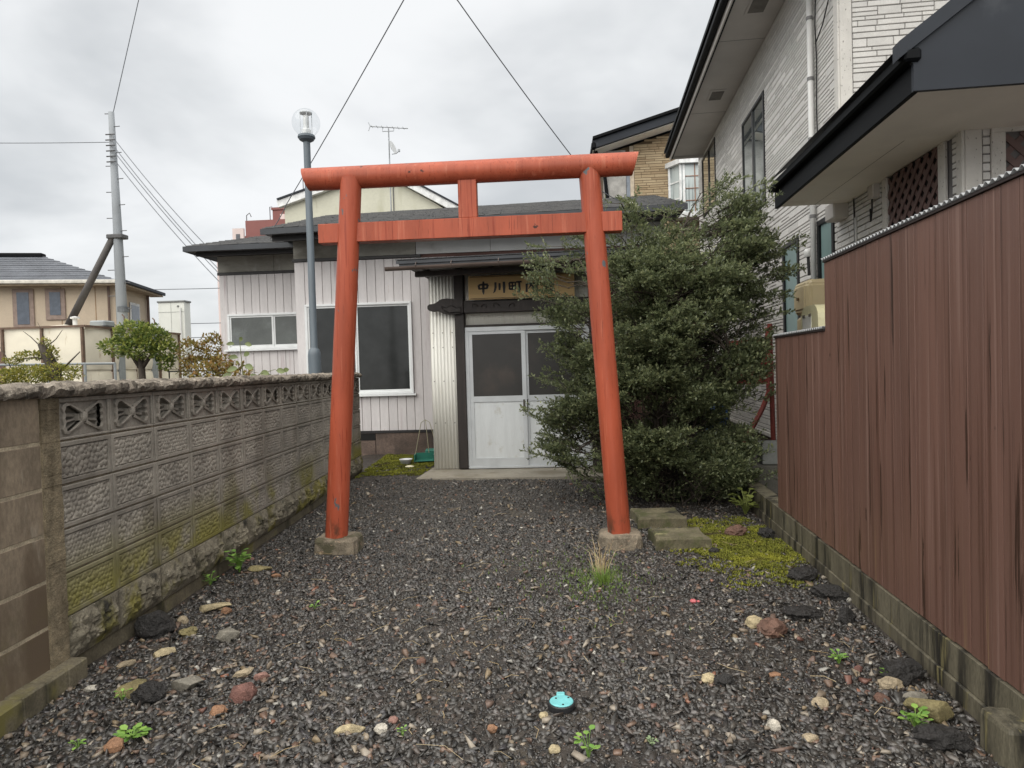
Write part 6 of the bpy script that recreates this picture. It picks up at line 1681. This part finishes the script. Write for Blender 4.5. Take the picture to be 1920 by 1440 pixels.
# things by the porch
wbw = thing('white_bowl', 'small white plastic bowl on the moss by the porch', 'bowl', (-2.10, 9.0, .072))
MB().lathe([(.065, .0), (.085, .06), (.092, .065), (.086, .066), (.07, .02), (.001, .015)], (0, 0, 0), 20).build('bowl_body', M('white_plastic', srgb(222, 224, 226), rough=.4), wbw, smooth=True)
tag(MB().lathe([(.002, .0), (.055, .0), (.06, .010), (.03, .02), (.002, .022)], (-1.97, 8.65, .078), 16).build('cream_saucer', M('cream_plastic', srgb(232, 226, 196), rough=.5)), 'small cream saucer lying on the moss before the bowl', 'saucer')
dp = thing('green_dustpan', 'green plastic dustpan with long wire handle leaning by the porch', 'dustpan', (-1.86, 9.2, .085), .15)
m_grp = M('green_plastic', srgb(38, 112, 96), rough=.45, var=.12, scale=8)
MB().box(-.16, .12, -.11, .10, .0, .012, .003).box(-.16, -.145, -.11, .10, .0125, .09).box(.105, .12, -.11, .10, .0125, .09).box(-.144, .104, .085, .10, .0125, .10).build('pan', m_grp, dp)
MB().box(-.02, .24, .16, .34, .06, .13, .02).build('lid_flap', m_grp, dp)
MB().tube([(-.15, .05, .08), (-.06, .12, .52), (.0, .13, .56), (.06, .12, .52), (.18, .02, .06)], .005, 5).tube([(.0, .13, .56), (.04, .05, .1)], .005, 5).build('wire_handle', M('dull_wire', srgb(150, 146, 120), rough=.4, metal=.3), dp)
tag(MB().box(.70, .735, 3.73, 3.76, .012, .032, .008).box(.737, .755, 3.738, 3.755, .014, .026, .005).build('pink_wrapper', M('pink_plastic', srgb(176, 92, 96), rough=.5)), 'small pink plastic scrap on the gravel', 'scrap')
# corner post block at the frame edge
tag(rough_block(1.475, 2.32, .10, .16, .125, 31, n=6, z0=-.1, amp=.005).build('kerb_block', m_fbase), 'rough concrete stub standing at the near end of fence footing', 'concrete block')
# clutter behind the tree, beside the grey house
tag(MB().box(2.03, 2.38, 6.85, 7.05, .30, .52, .006).build('grey_concrete_block', M('plain_grey_concrete', srgb(122, 124, 122), rough=.85, var=.12, scale=5, fine=.1)), 'grey concrete block on the low wall at the fence end', 'concrete block')
tag(MB().box(1.85, 2.6, 6.75, 7.15, -.05, .298, .01).build('low_block_wall', M('dark_old_block', srgb(84, 82, 76), rough=.9, var=.2, scale=6, fine=.2)), 'dark low block wall under the grey concrete block', 'low wall')
ir = thing('red_iron_frame', 'rusty red bent iron frame leaning behind the tree by the grey house', 'iron frame', (2.25, 8.4, 0))
m_rir = M('red_oxide_iron', srgb(120, 52, 44), rough=.6, var=.25, scale=6)
MB().tube([(.36, .1, 1.75), (.36, .1, .95), (.28, .1, .75), (-.1, .0, .1)], .032, 8).build('bent_bar', m_rir, ir)
MB().tube([(-.28, .2, .95), (-.12, .1, .25)], .025, 6).build('prop_bar', m_rir, ir)
MB().tube([(.40, .15, 1.8), (.42, .15, .25)], .03, 6).build('upright', m_rir, ir)
MB().box(-.1, .34, .14, .16, 1.05, 1.6).build('sheet', m_rir, ir)
MB().tube([(-.16, .12, .3), (-.14, .12, 1.0)], .03, 6).build('short_post', m_cab, ir)
tb = put('blue_tarp_bundle', ico_mesh(77, .42, .36, .62, .3, 2.2, 3), M('blue_tarp', srgb(50, 98, 164), rough=.45, var=.2, scale=6, bump=.5, bscale=14, bdist=.02), None, (1.85, 8.5, .62))
tag(smooth_by_angle(tb, 30), 'crumpled blue tarp bundle half hidden behind the tree', 'tarp')
